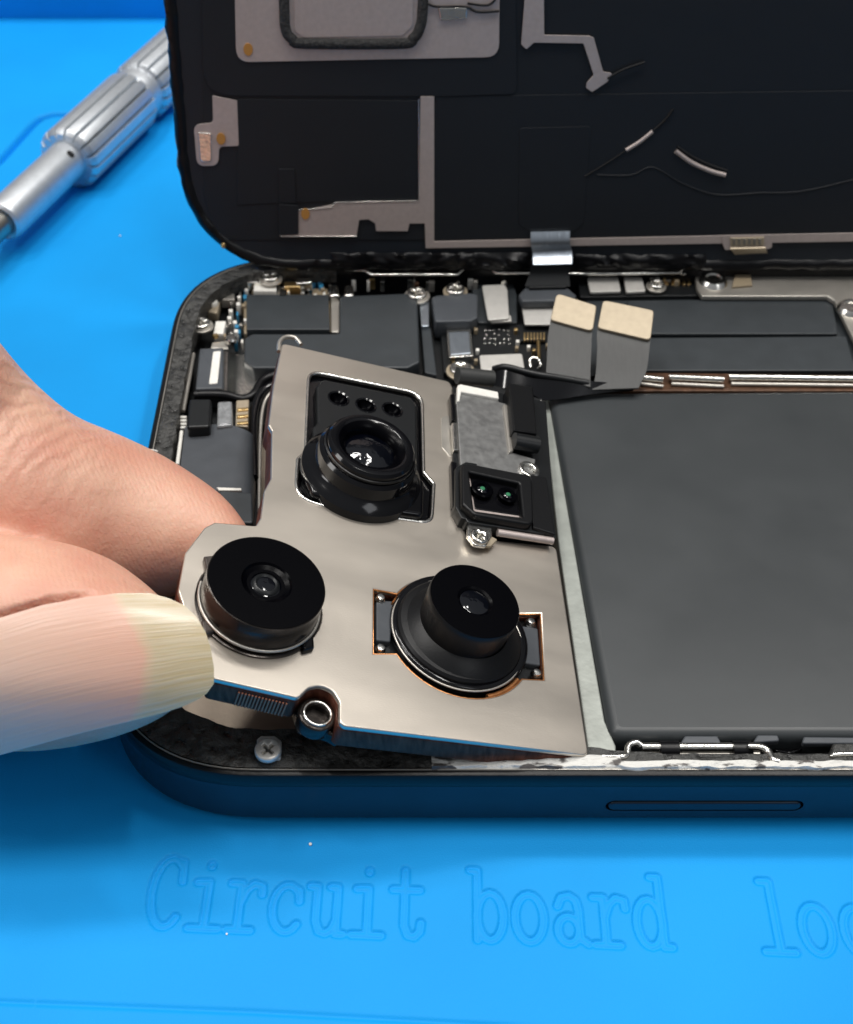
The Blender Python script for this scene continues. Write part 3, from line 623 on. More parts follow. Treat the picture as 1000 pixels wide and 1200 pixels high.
lathe('lens_glass', o3, a3, [(0, -.008), (.05, -.009), (.09, -.013), (.125, -.02)], 'lens_glass', l3, 48)
# --- twin sensor unit riding on the plate's right side
su = empty('twin_sensor_unit', PF.wp(590, 540, 0.1)); su.parent = mod; su.matrix_parent_inverse = WM[mod.name].inverted()
def ps(n, pix, top, th, m, r=.02, b=.01, par=None, holes=()): return slab(n, PF, pix, top, th, m, par or su, r=r, bevel=b, holes=holes)
ps('sensor_base', [(531, 452), (588, 460), (640, 470), (652, 630), (545, 611), (532, 596)], 0.04, 0.3, 'black_plastic')
ps('metal_cover', [(537, 456), (584, 464), (585, 471), (594, 473), (600, 530), (628, 538), (624, 561), (540, 547), (535, 472), (538, 470)], 0.09, 0.06, 'sensor_metal', r=.012)
ps('cover_lip', [(537, 451), (540, 450), (584, 459), (585, 467), (541, 459), (539, 470), (536, 470)], 0.12, 0.06, 'white_part', r=.01)
ps('cover_lip', [(530, 495), (536, 495), (538, 527), (532, 527)], 0.08, 0.06, 'bright_metal', r=.01)
ps('side_clip', [(528, 462), (534, 460), (534, 492), (530, 492)], 0.08, 0.1, 'gloss_black', r=.01)
ps('side_clip', [(529, 540), (536, 542), (537, 598), (531, 592)], 0.07, 0.1, 'gloss_black', r=.01)
ps('tall_connector', [(597, 448), (625, 453), (630, 508), (602, 504)], 0.22, 0.25, 'soft_black', r=.01, b=.015)
tube('connector_roll', [PF.wp(602, 517, .16), PF.wp(630, 522, .16)], 0.085, 'black_plastic', su, False, 10)
ps('cover_fold', [(590, 474), (596, 474), (602, 528), (597, 530)], 0.12, 0.05, 'dull_metal', r=.01)
rc = PF.px(621, 549, .12)
link('eyelet', slab_mesh(PF, [circ(rc, .105), circ(rc, .055)], 0.12, 0.05, 0.015), 'bright_metal', su)
ps('sensor_surround', [(622, 556), (641, 559), (651, 626), (625, 618)], 0.15, 0.2, 'soft_black', r=.01)
ps('sensor_surround', [(534, 548), (546, 541), (560, 543), (552, 610), (541, 607), (534, 594)], 0.12, 0.2, 'black_plastic', r=.02)
ps('sensor_surround', [(540, 596), (626, 608), (640, 626), (548, 612)], 0.12, 0.2, 'black_plastic', r=.02)
win = fillet([PF.px(*q, .20) for q in ((550, 553), (609, 566), (613, 606), (556, 598))], .02)
sf = ps('sensor_frame', [(541, 541), (624, 557), (626, 615), (556, 603), (542, 590)], 0.20, 0.12, 'soft_black', r=[.09, .09, .09, .05, .05], b=.02, holes=[win])
ps('window_lip', [(548, 551), (610, 564.5), (615, 607), (555, 600)], 0.125, 0.02, 'lid_silver', r=.02, b=.004, par=sf)
ps('sensor_glass', [(551, 555), (608, 568), (611, 604), (557, 596)], 0.135, 0.03, 'gloss_black', r=.02, b=.008, par=sf)
for x, y, r_ in ((566, 572, .105), (596, 579, .092)):
    o_ = PF.wp(x, y, .19); ll = lathe('sensor_lens', o_, PF.n, [(r_, -.06), (r_, -.01), (r_ - .012, 0), (r_ * .55, 0), (r_ * .5, -.015)], 'lens_black', sf, 40)
    lathe('lens_glass', o_, PF.n, [(0, .0), (r_ * .3, -.004), (r_ * .52, -.015)], 'lens_glass', ll, 24)
    lathe('lens_glint', o_, PF.n, [(0, .006), (.018, .004), (.024, -.002)], 'green_glint' if 'green_glint' in M else 'bright_metal', ll, 16)  # small green dot stands in for the glint on each sensor lens
tube('lower_bar', [PF.wp(583, 624, .08), PF.wp(648, 634, .08)], 0.034, 'lid_silver', su, False)
ps('screw_tab', [(548, 613), (577, 617), (577, 628), (570, 640), (556, 638), (548, 628)], 0.09, 0.04, 'bright_metal', r=.03)
screw(PF, 563, 627, .13, .085, su, 'bright_metal', .6)
ps('screw_tab', [(572, 626), (584, 632), (576, 640), (568, 640)], 0.075, 0.03, 'connector_gold', r=.02)
tube('flex_roll', [PF.wp(536, 440, .12), PF.wp(577, 444, .12)], 0.085, 'flex_black', su, False, 10)
# --- folded black flex and the two loose connector tails
fx = empty('flex_assembly', P(660, 445, .7)); fx.parent = mod; fx.matrix_parent_inverse = WM[mod.name].inverted()
sheet('folded_flex', [[P(580, 431, .78), P(578, 452, .70)], [P(592, 429, .86), P(590, 456, .74)], [P(625, 437, .84), P(620, 462, .72)], [P(655, 443, .80), P(640, 470, .66)], [P(700, 448, .74), P(690, 463, .66)], [P(745, 452, .68), P(742, 458, .66)]], 0.04, 'gloss_black', fx, 5)
tube('fold_edge', [P(579, 434, .80), P(592, 430, .88), P(625, 438, .87), P(656, 443, .82), P(690, 449, .76)], 0.035, 'black_plastic', fx)
tube('fold_edge', [P(634, 470, .70), P(637, 500, .70), P(641, 540, .66)], 0.012, 'white_part', fx)
sheet('folded_flex', [[P(624, 448, .72), P(634, 452, .72)], [P(628, 500, .70), P(638, 504, .68)], [P(636, 548, .64), P(641, 552, .62)]], 0.05, 'black_plastic', fx)
t1 = sheet('connector_tail', [[P(640, 440, .74), P(692, 455, .74)], [P(641, 425, .80), P(692, 436, .80)], [P(642, 400, .88), P(693, 412, .88)], [P(645, 379, .95), P(694, 392, .95)], [P(651, 350, 1.04), P(697, 364, 1.04)]], 0.025, 'flex_black', fx)
t2 = sheet('connector_tail', [[P(694, 458, .70), P(748, 456, .72)], [P(698, 440, .76), P(757, 437, .80)], [P(700, 410, .88), P(760, 420, .88)], [P(700, 388, .96), P(762, 402, .96)], [P(706, 358, 1.05), P(765, 369, 1.05)]], 0.025, 'flex_black', fx)
def tip(corners, par):
    A = [P(x, y, z) for x, y, z in corners]; u = A[1] - A[0]; v = A[3] - A[0]; F = Frame(A[0], u, v - u * (v.dot(u) / u.dot(u)))
    pts = [((p - A[0]).dot(F.u), (p - A[0]).dot(F.v)) for p in A]
    return link('connector_tip', slab_mesh(F, [fillet(pts, .05)], 0.055, 0.04, 0.008), 'connector_gold', par)
tip([(645, 378.5, .955), (694.5, 392, .955), (699, 361.5, 1.04), (652.5, 347.5, 1.04)], t1)
tip([(700, 388, .965), (762, 402.5, .965), (766, 368, 1.05), (706.5, 355.5, 1.05)], t2)
# ------------------------------------------------------------------ display assembly leaning back behind the body
LA = math.radians(14)
LF = Frame(P(500, 315, 0.72), (1, 0, 0), (0, math.sin(LA), math.cos(LA)))
lid = empty('screen_assembly', LF.w(4, 0, 0))
tag(lid, 'phone screen assembly standing upright behind the body, its black foil inner side facing us', 'phone screen')
def lp(*q): return LF.px(*q)
xl = lp(205, 130)[0]; H_ = 7.1
LLX = xl + 14.5
def lidr(ins, r0=1.30, n=16):
    x0, y0, x1, y1 = xl + ins, ins, LLX - ins, H_ - ins; r = r0 - ins; o = []
    for cx, cy, a0 in ((x0 + r, y0 + r, math.pi), (x1 - r, y0 + r, -math.pi / 2), (x1 - r, y1 - r, 0), (x0 + r, y1 - r, math.pi / 2)):
        for i in range(n + 1):
            a = a0 + math.pi / 2 * i / n; c, s = math.cos(a), math.sin(a); o.append(V((cx + r * math.copysign(abs(c) ** .88, c), cy + r * math.copysign(abs(s) ** .88, s))))
    return o
lb = link('inner_panel', slab_mesh(LF, [lidr(0.06)], 0, 0.10, 0.02), 'lid_base', lid)
link('front_glass', slab_mesh(LF, [lidr(0.0)], -0.102, 0.08, 0.03), 'gloss_black', lid)
# rubbery frame bead round the edge, uneven where old glue remains
ed = lidr(0.05)
def bead():
    pts = []; L = ed + [ed[0]]
    for a, b in zip(L[:-1], L[1:]):
        n = max(1, int((b - a).length / 0.05))
        for k in range(n): pts.append(a.lerp(b, k / n))
    bm = bmesh.new(); R = []
    for i, p in enumerate(pts):
        q = pts[(i + 1) % len(pts)]; t = (q - p).normalized(); nn = V((t.y, -t.x)); row = []
        for k in range(8):
            a = 2 * math.pi * k / 8; rr_ = 0.075 + 0.022 * noise.noise(V((p.x * 7, p.y * 7, k * .7)))
            row.append(bm.verts.new(LF.w(p.x + nn.x * rr_ * math.cos(a), p.y + nn.y * rr_ * math.cos(a), -.03 + rr_ * .8 * math.sin(a))))
        R.append(row)
    for i in range(len(R)):
        a, b = R[i], R[(i + 1) % len(R)]
        for k in range(8): bm.faces.new((a[k], a[(k + 1) % 8], b[(k + 1) % 8], b[k]))
    bmesh.ops.recalc_face_normals(bm, faces=bm.faces); me = bpy.data.meshes.new('bead'); bm.to_mesh(me); bm.free(); return me
link('rubber_frame', bead(), 'black_rubber', lid, 60)
def ls(n, pix, top, m, r=.02, th=.02, par=None, b=.003): return slab(n, LF, pix, top, th, m, par or lb, r=r, bevel=b)
ls('foil_layer', [(238, 225), (254, 281), (600, 281), (1800, 262), (1800, -500), (238, -500), (238, 90)], .012, 'lid_foil', r=.1, th=.012)
ls('black_foil', [(507, 281), (510, 113), (1800, 95), (1800, 262)], .022, 'lid_foil', r=.02, th=.01)
ls('black_foil', [(278, 116), (493, 118), (491, 235), (345, 237), (278, 240)], .022, 'lid_foil', r=.02, th=.01)
ls('black_foil', [(236, -300), (600, -300), (606, 110), (520, 113), (265, 112), (246, 104), (238, 85)], .032, 'lid_foil', r=.08, th=.01)
sp = ls('silver_plate', [(270, -260), (277, 73), (585, 67), (588, -260)], .046, 'lid_silver', r=.14)
gpts = [LF.wp(x, y, .05) for x, y in ((328, -160), (333, 0), (335, 34), (343, 46), (358, 51), (470, 51), (484, 45), (492, 33), (496, 0), (500, -160))]
tube('felt_gasket', gpts, 0.055, 'felt', sp)
ls('raised_panel', [(345, -160), (345, 36), (356, 44), (472, 42), (484, 30), (486, -160)], .056, 'lid_silver', r=.06, par=sp)
ls('connector', [(514, 9), (548, 9), (547, 22), (516, 24)], .075, 'bright_metal', r=.01, par=sp, b=.01, th=.03)
tube('thin_wire', [LF.wp(x, y, .065) for x, y in ((495, 1), (505, 6), (515, 8), (545, 8), (560, 14), (585, 13))], .012, 'black_rubber', sp)
tube('thin_wire', [LF.wp(x, y, .065) for x, y in ((548, 4), (572, 6), (583, -4))], .012, 'black_rubber', sp)
st1 = ls('silver_tab', [(249, 112), (278, 118), (280, 171), (257, 172), (256, 194), (231, 195), (227, 146), (250, 144)], .026, 'lid_silver', r=[.01, .01, .02, .06, .09, .09, .09, .06])
ls('contact', [(232, 155), (248, 156), (248, 189), (235, 190)], .04, 'bright_metal', r=.03, par=st1, b=.01, th=.03)
for x, y in ((291, 58), (259, 163), (358, 251)):
    c = LF.px(x, y, .05); link('amber_dot', slab_mesh(LF, [[V((c[0] + .05 * math.cos(a), c[1] + .065 * math.sin(a))) for a in [k * math.pi / 10 for k in range(20)]]], .055 if y < 100 else .045, .012, .003), 'amber', lb)
ls('silver_strip', [(493, 113), (509, 113), (509, 283), (1000, 273), (1800, 258), (1800, 269), (1000, 283), (499, 291), (498, 262), (480, 262), (478, 271), (441, 271), (440, 262), (432, 257), (421, 258), (418, 277), (330, 278), (329, 250), (349, 248), (390, 240), (392, 238), (491, 235)], .034, 'lid_silver', r=.008)
ls('black_patch', [(327, 239), (350, 241), (350, 275), (328, 276)], .05, 'lid_foil', r=.02)
ls('black_patch', [(327, 198), (345, 198), (347, 238), (327, 238)], .036, 'lid_foil', r=.01)
ls('silver_strip', [(606, -200), (615, 0), (611, 52), (617, 58), (626, 50), (684, 51), (696, 88), (688, 97), (687, 103), (694, 108), (712, 96), (718, 86), (707, 84), (696, 44), (690, 42), (638, 41), (636, -200)], .05, 'lid_silver', r=.02)
def slit_or_glint(pts, r, m, h=.03, sm=True): return tube('foil_slit_or_glint', [LF.wp(x, y, h) for x, y in pts], r, m, lb, sm)
slit_or_glint([(734, 176), (750, 166), (765, 154)], .022, 'lid_silver'); slit_or_glint([(685, 207), (710, 192), (733, 177)], .009, 'dark_gap'); slit_or_glint([(766, 153), (780, 140), (789, 128)], .013, 'dark_gap')
slit_or_glint([(792, 177), (810, 190), (832, 200), (850, 205)], .026, 'lid_silver'); slit_or_glint([(794, 172), (812, 184), (834, 194), (852, 200)], .014, 'dark_gap')
slit_or_glint([(712, 92), (730, 82), (756, 73)], .013, 'dark_gap', .05)
slit_or_glint([(700, 205), (740, 205), (765, 196), (800, 215), (840, 228), (890, 226), (940, 224), (1010, 208)], .008, 'lid_foil', .026)
slit_or_glint([(350, 246), (389, 243), (393, 237), (491, 235), (491, 116)], .006, 'bright_metal', .038, False); slit_or_glint([(328, 250), (329, 277), (418, 277)], .006, 'bright_metal', .038, False)  # thin bright tubes stand in for highlights along the silver strip's edges
# flexes bridging screen and body
sheet('display_flex', [[LF.wp(622, 272, .05), LF.wp(668, 271, .05)], [LF.wp(622, 284, .09), LF.wp(668, 283, .09)], [P(624, 296, .95), P(670, 294, .95)], [P(625, 311, .86), P(670, 310, .86)]], .02, 'lid_silver_tape', lid)
sheet('display_flex', [[P(623, 311, .85), P(670, 310, .85)], [P(620, 322, .74), P(667, 321, .74)], [P(615, 336, .64), P(668, 336, .64)]], .02, 'black_plastic', lid)
ls('foil_tab', [(609, 150), (693, 148), (684, 262), (672, 272), (622, 272), (608, 262)], .03, 'lid_foil', r=.05, th=.012)
cc = ls('screen_connector', [(846, 276), (905, 275), (905, 290), (900, 292), (850, 293), (847, 286)], .05, 'lid_silver', r=.02)
ls('connector_pins', [(856, 279), (896, 278), (896, 288), (857, 289)], .07, 'connector_gold', r=.01, par=cc, b=.006, th=.03)
for k in range(6): ls('pin', [(859 + k * 6, 280), (862 + k * 6, 280), (862 + k * 6, 287), (859 + k * 6, 287)], .08, 'steel', r=0, par=cc, b=.003)
sheet('screen_foot', [[LF.wp(856, 290, .07), LF.wp(897, 289, .07)], [P(864, 300, .84), P(902, 299, .84)], [P(872, 304, .80), P(910, 303, .80)]], .02, 'connector_gold', lid)
lathe('gold_contact', LF.wp(262, 288, 0.03), LF.n, [(0, .03), (.02, .03), (.035, 0)], 'gold', lb, 12)
# old glue lumps on the lower edge
def glue(x0, x1, y0, y1, seed):
    bm = bmesh.new(); R = []
    nx = int((x1 - x0) / 4)
    for i in range(nx + 1):
        row = []
        for j in range(7):
            x = x0 + (x1 - x0) * i / nx; y = y0 + (y1 - y0) * j / 6 + 2 * noise.noise(V((x * .05, j, seed)))
            e = 0 if j in (0, 6) or i in (0, nx) else 1
            h = .02 + e * (.01 + .09 * abs(noise.noise(V((x * .05, y * .10, seed)))) )
            row.append(bm.verts.new(LF.wp(x, y, h)))
        R.append(row)
    for a, b in zip(R[:-1], R[1:]):
        for j in range(6): bm.faces.new((a[j], a[j + 1], b[j + 1], b[j]))
    bmesh.ops.recalc_face_normals(bm, faces=bm.faces); me = bpy.data.meshes.new('g'); bm.to_mesh(me); bm.free(); link('old_glue', me, 'black_rubber', lb, 60)
glue(388, 560, 296, 312, 1); glue(535, 622, 296, 314, 4); glue(672, 828, 298, 313, 9)
# ------------------------------------------------------------------ precision screwdriver
sd = None
A0 = P(-40, 300, .43); A1 = P(215, 60, .43); A0.z = A1.z = .43
dr = (A1 - A0).normalized()
def ax(x, y): p = P(x, y, .43); return (p - A0).dot(dr)
sd = empty('precision_screwdriver', V((A0.x, A0.y, 0)) + dr * 3 - V((0, 0, dr.z * 3)))
tag(sd, 'silver fluted precision screwdriver lying on the blue mat behind the phone', 'screwdriver')
s0 = ax(5, 262); s1 = ax(80, 188); s2 = ax(160, 118); 
print('screwdriver', s0, s1, s2, (A1 - A0).length)
lathe('shaft', A0, dr, [(0, s0 - 3.2), (.10, s0 - 3.2), (.15, s0 - 2.6), (.17, s0 - 2.5), (.17, s0 + .3)], 'steel', sd, 40)
co = lathe('collar', A0, dr, [(.17, s0 + .03), (.22, s0), (.255, s0 + .03), (.27, s0 + .10), (.27, s1 + .05)], 'aluminium', sd, 56)
hp = P(80, 205, .55)
hd_ = (hp - (A0 + dr * (hp - A0).dot(dr))).normalized()
hd_ = V((0.45, -.55, .70)); hd_ = (hd_ - dr * hd_.dot(dr)).normalized()
hc = A0 + dr * (s1 - .15) + hd_ * .268
lathe('set_screw_hole', hc, hd_, [(0, .004), (.045, .004), (.055, .0)], 'dark_gap', co, 20)
def flute(nf, d):
    def fn(r, h, a):
        if r < .32: return r
        t = (a * nf / (2 * math.pi)) % 1; return r - d * max(0, 1 - abs(t - .12) / .12) ** .6 
    return fn
L1 = s2 - s1
g1 = lathe('grip', A0, dr, [(.27, s1), (.37, s1 + .0), (.425, s1 + .045), (.435, s1 + .07), (.435, s2 - .07), (.425, s2 - .045), (.37, s2)], 'aluminium', sd, 264, flute(16, .085))
lathe('neck', A0, dr, [(.36, s2 - .02), (.375, s2 + .02), (.375, s2 + .26)], 'aluminium', sd, 56)
lathe('grip', A0, dr, [(.28, s2 + .24), (.37, s2 + .24), (.425, s2 + .28), (.435, s2 + .31), (.43, s2 + 4.5), (.38, s2 + 4.6), (0, s2 + 4.6)], 'aluminium', sd, 264, flute(16, .085))
# ------------------------------------------------------------------ hand: index finger and thumb pinching the module
t = bpy.data.materials.new('skin'); t.use_nodes = True; M['skin'] = t; n_ = t.node_tree; b_ = n_.nodes['Principled BSDF']
b_.inputs['Roughness'].default_value = 0.46; b_.inputs['Subsurface Weight'].default_value = 0.35; b_.inputs['Subsurface Radius'].default_value = (.16, .05, .03); b_.inputs['Subsurface Scale'].default_value = 1
gg = n_.nodes.new('ShaderNodeNewGeometry'); no = n_.nodes.new('ShaderNodeTexNoise'); no.inputs['Scale'].default_value = 1.1; no.inputs['Detail'].default_value = 4
n_.links.new(gg.outputs['Position'], no.inputs['Vector']); cr_ = n_.nodes.new('ShaderNodeValToRGB'); n_.links.new(no.outputs['Fac'], cr_.inputs[0])
cr_.color_ramp.elements[0].position = .35; cr_.color_ramp.elements[0].color = (.66, .31, .22, 1); cr_.color_ramp.elements[1].position = .65; cr_.color_ramp.elements[1].color = (.77, .47, .34, 1)
n_.links.new(cr_.outputs[0], b_.inputs['Base Color'])
wv = n_.nodes.new('ShaderNodeTexWave'); wv.inputs['Scale'].default_value = 9; wv.inputs['Distortion'].default_value = 3.5; wv.inputs['Detail'].default_value = 3; wv.inputs['Detail Scale'].default_value = 1.3
mp_ = n_.nodes.new('ShaderNodeMapping'); mp_.inputs['Rotation'].default_value = (0, 0.3, -0.35); n_.links.new(gg.outputs['Position'], mp_.inputs[0]); n_.links.new(mp_.outputs[0], wv.inputs['Vector'])
bp1 = n_.nodes.new('ShaderNodeBump'); bp1.inputs['Distance'].default_value = 0.0009; bp1.inputs['Strength'].default_value = 1; n_.links.new(wv.outputs['Fac'], bp1.inputs['Height'])
n2_ = n_.nodes.new('ShaderNodeTexNoise'); n2_.inputs['Scale'].default_value = 22; n2_.inputs['Detail'].default_value = 6; n_.links.new(gg.outputs['Position'], n2_.inputs['Vector'])
bp2 = n_.nodes.new('ShaderNodeBump'); bp2.inputs['Distance'].default_value = 0.006; n_.links.new(n2_.outputs['Fac'], bp2.inputs['Height']); n_.links.new(bp1.outputs[0], bp2.inputs['Normal'])
vo = n_.nodes.new('ShaderNodeTexVoronoi'); vo.feature = 'DISTANCE_TO_EDGE'; vo.inputs['Scale'].default_value = 16
mv = n_.nodes.new('ShaderNodeMapping'); mv.inputs['Rotation'].default_value = (0, 0, .6); mv.inputs['Scale'].default_value = (.45, 1.3, 1); n_.links.new(gg.outputs['Position'], mv.inputs[0]); n_.links.new(mv.outputs[0], vo.inputs['Vector'])
vr = n_.nodes.new('ShaderNodeMapRange'); vr.inputs[2].default_value = .12; n_.links.new(vo.outputs['Distance'], vr.inputs[0])
bp3 = n_.nodes.new('ShaderNodeBump'); bp3.inputs['Distance'].default_value = .0006; n_.links.new(vr.outputs[0], bp3.inputs['Height']); n_.links.new(bp3.outputs[0], bp1.inputs['Normal']); n_.links.new(bp2.outputs[0], b_.inputs['Normal'])
# knuckle creases, only round the finger joint
wk = n_.nodes.new('ShaderNodeTexWave'); wk.inputs['Scale'].default_value = 2.8; wk.inputs['Distortion'].default_value = 5; wk.inputs['Detail'].default_value = 4; wk.inputs['Detail Scale'].default_value = 1.6
mk = n_.nodes.new('ShaderNodeMapping'); mk.inputs['Rotation'].default_value = (0, 0, .5); n_.links.new(gg.outputs['Position'], mk.inputs[0]); n_.links.new(mk.outputs[0], wk.inputs['Vector'])
vd = n_.nodes.new('ShaderNodeVectorMath'); vd.operation = 'DISTANCE'; n_.links.new(gg.outputs['Position'], vd.inputs[0]); vd.inputs[1].default_value = P(15, 470, 2.4)
mk2 = n_.nodes.new('ShaderNodeMapRange'); mk2.inputs[1].default_value = .15; mk2.inputs[2].default_value = 1.15; mk2.inputs[3].default_value = 1; mk2.inputs[4].default_value = 0; n_.links.new(vd.outputs['Value'], mk2.inputs[0])
mu = n_.nodes.new('ShaderNodeMath'); mu.operation = 'MULTIPLY'; n_.links.new(wk.outputs['Fac'], mu.inputs[0]); n_.links.new(mk2.outputs[0], mu.inputs[1])
bp4 = n_.nodes.new('ShaderNodeBump'); bp4.inputs['Distance'].default_value = .008; n_.links.new(mu.outputs[0], bp4.inputs['Height']); n_.links.new(bp4.outputs[0], bp3.inputs['Normal'])
def chain(bm, pts, dens=0.10):
    Q = [(P(x, y, z), r) for x, y, z, r in pts]
    for i in range(len(Q) - 1):
        p0, p1, p2, p3 = (Q[max(i - 1, 0)], Q[i], Q[i + 1], Q[min(i + 2, len(Q) - 1)])
        n = max(2, int((p2[0] - p1[0]).length / dens))
        for k in range(n + (i == len(Q) - 2)):
            t = k / n
            f = lambda a, b, c, d: 0.5 * ((2 * b) + (c - a) * t + (2 * a - 5 * b + 4 * c - d) * t * t + (3 * b - a - 3 * c + d) * t ** 3)
            p = f(p0[0], p1[0], p2[0], p3[0]); r = f(p0[1], p1[1], p2[1], p3[1])
            bmesh.ops.create_icosphere(bm, subdivisions=3, radius=r, matrix=Matrix.Translation(p))
def nail_depth(x, y):
    zc = (P(250, 790, 1.86) - CAM).dot(FW); s = max(0, min(1, (x + 90) / 341)); xx = (y - 790) / 95
    return zc - 0.02 - 0.13 * (1 - s) + (0.36 if xx > 0 else 0.20) * xx * xx + 0.06 * max(0, s - .5) ** 2 * 4
bm = bmesh.new()
INDEX = [(250, 640, 1.08, .35), (215, 628, 1.06, .50), (160, 618, 1.06, .68), (100, 610, 1.14, .82), (45, 604, 1.28, .92), (0, 580, 1.5, .93), (-60, 518, 1.9, .88), (-150, 420, 2.7, .86), (-260, 320, 3.0, .95), (-420, 330, 3.0, 1.1)]
THUMB = []
for x_, y_, r_ in ((188, 775, .34), (150, 772, .50), (105, 764, .68), (55, 756, .80), (0, 752, .84), (-60, 748, .86)):
    q_ = CAM + ray(x_, y_) * (nail_depth(x_, 790) + 0.02 + r_); THUMB.append((x_, y_, q_.z, r_))
THUMB += [(-170, 735, THUMB[-1][2], .84), (-290, 700, 2.1, .95), (-420, 600, 2.3, 1.15), (-560, 480, 2.5, 1.4)]
chain(bm, INDEX); chain(bm, THUMB)
chain(bm, [(-170, 560, 1.6, .62), (-200, 480, 1.9, .78), (-260, 360, 2.4, .82), (-330, 250, 2.8, .9), (-480, 260, 2.8, 1.05)])
chain(bm, [(-260, 560, 1.4, .6), (-290, 450, 1.8, .74), (-350, 310, 2.3, .8), (-440, 200, 2.7, .88), (-560, 230, 2.7, 1.0)])
chain(bm, [(-370, 540, 1.2, .5), (-400, 430, 1.5, .62), (-460, 300, 2.1, .66), (-540, 200, 2.5, .75), (-640, 240, 2.5, .95)])
chain(bm, [(-420, 330, 3.0, 1.1), (-560, 340, 2.9, 1.4), (-720, 380, 2.8, 1.6), (-900, 420, 2.8, 1.6)], .25)
chain(bm, [(-480, 260, 2.8, 1.05), (-640, 300, 2.7, 1.4), (-780, 380, 2.7, 1.6), (-900, 420, 2.7, 1.6)], .25)
chain(bm, [(-640, 240, 2.5, .95), (-760, 330, 2.5, 1.2), (-900, 420, 2.7, 1.6), (-1200, 520, 2.8, 1.9), (-1600, 640, 2.9, 2.3)], .25)
chain(bm, [(-420, 600, 2.3, 1.15), (-560, 480, 2.5, 1.4), (-760, 440, 2.7, 1.6)], .25)
hme = bpy.data.meshes.new('hand'); bm.to_mesh(hme); bm.free()
hand = bpy.data.objects.new('hand', hme); COL.objects.link(hand)
m1 = hand.modifiers.new('r', 'REMESH'); m1.mode = 'VOXEL'; m1.voxel_size = 0.04; m1.use_smooth_shade = True
m2 = hand.modifiers.new('s', 'SMOOTH'); m2.factor = .6; m2.iterations = 9
dg = bpy.context.evaluated_depsgraph_get(); dg.update()
hm = bpy.data.meshes.new_from_object(hand.evaluated_get(dg)); hand.modifiers.clear(); hand.data = hm
# gentle creases and fold relief
import numpy as np
TOPE = [(-90, 760), (-40, 738), (0, 724), (50, 709), (100, 700), (140, 695), (180, 695), (200, 699), (220, 711), (236, 731), (246, 754), (250, 778), (251, 790)]
BOTE = [(-90, 900), (-40, 892), (0, 885), (40, 874), (100, 858), (150, 846), (190, 836), (214, 828), (232, 819), (244, 806), (250, 796), (251, 790)]
def interp(tab, x):
    for (a, fa), (b, fb) in zip(tab[:-1], tab[1:]):
        if x <= b: return fa + (fb - fa) * max(0, (x - a)) / (b - a)
    return tab[-1][1]
for v, nrm in [(v, v.normal.copy()) for v in hm.vertices]:
    v.co += nrm * (0.018 * noise.noise(v.co * 1.3))
    d_ = v.co - CAM; z_ = d_.dot(FW); X_ = 450 + FPX * d_.dot(RT) / z_; Y_ = 600 - FPX * d_.dot(UP) / z_
    if -95 < X_ < 262 and nrm.dot(FW) < 0.2:
        t0, t1 = interp(TOPE, X_) - 3, interp(BOTE, X_) + 14
        if t0 - 16 < Y_ < t1:
            want = nail_depth(X_, max(Y_, t0)) + 0.05 - max(0, (t0 - Y_) / 16) * .22
            if z_ < want: v.co = CAM + d_ * (want / z_)
hm.materials.clear(); hm.materials.append(M['skin']); hm.shade_smooth(); WM[hand.name] = Matrix.Identity(4)
tag(hand, 'bare hand whose index finger and long-nailed thumb grip the left edge of the camera module', 'hand')
# thumb nail: curved plate with a long yellowed free edge
t = bpy.data.materials.new('nail'); t.use_nodes = True; M['nail'] = t; n_ = t.node_tree; b_ = n_.nodes['Principled BSDF']
b_.inputs['Roughness'].default_value = 0.28; b_.inputs['Subsurface Weight'].default_value = .3; b_.inputs['Subsurface Radius'].default_value = (.1, .06, .04); b_.inputs['Subsurface Scale'].default_value = 1
uvn = n_.nodes.new('ShaderNodeUVMap'); uvn.uv_map = 'st'; sp_ = n_.nodes.new('ShaderNodeSeparateXYZ'); n_.links.new(uvn.outputs[0], sp_.inputs[0])
nn_ = n_.nodes.new('ShaderNodeTexNoise'); nn_.inputs['Scale'].default_value = 5; nn_.inputs['Detail'].default_value = 5; n_.links.new(uvn.outputs[0], nn_.inputs['Vector'])
def mth(op, a, b=None, c=None):
    m = n_.nodes.new('ShaderNodeMath'); m.operation = op
    for i, q in enumerate((a, b, c)):
        if q is None: continue
        if isinstance(q, (int, float)): m.inputs[i].default_value = q
        else: n_.links.new(q, m.inputs[i])
    return m.outputs[0]
tt = mth('SUBTRACT', sp_.outputs['Y'], .62); cur = mth('MULTIPLY', mth('MULTIPLY', tt, tt), .32)
ss = mth('ADD', mth('ADD', sp_.outputs['X'], cur), mth('MULTIPLY', mth('SUBTRACT', nn_.outputs['Fac'], .5), .06))
rr2 = n_.nodes.new('ShaderNodeValToRGB'); n_.links.new(ss, rr2.inputs[0]); e = rr2.color_ramp.elements
e[0].position = 0.0; e[0].color = (.74, .58, .50, 1); e[1].position = 1; e[1].color = (.58, .50, .35, 1)
for p_, c_ in ((.30, (.74, .50, .40)), (.75, (.72, .42, .32)), (.775, (.66, .48, .34)), (.80, (.60, .50, .35))):
    q_ = e.new(p_); q_.color = (*c_, 1)
mps = n_.nodes.new('ShaderNodeMapping'); mps.inputs['Scale'].default_value = (1.2, 16, 1); n_.links.new(uvn.outputs[0], mps.inputs[0])
ns_ = n_.nodes.new('ShaderNodeTexNoise'); ns_.inputs['Scale'].default_value = 2.2; ns_.inputs['Detail'].default_value = 5; n_.links.new(mps.outputs[0], ns_.inputs['Vector'])
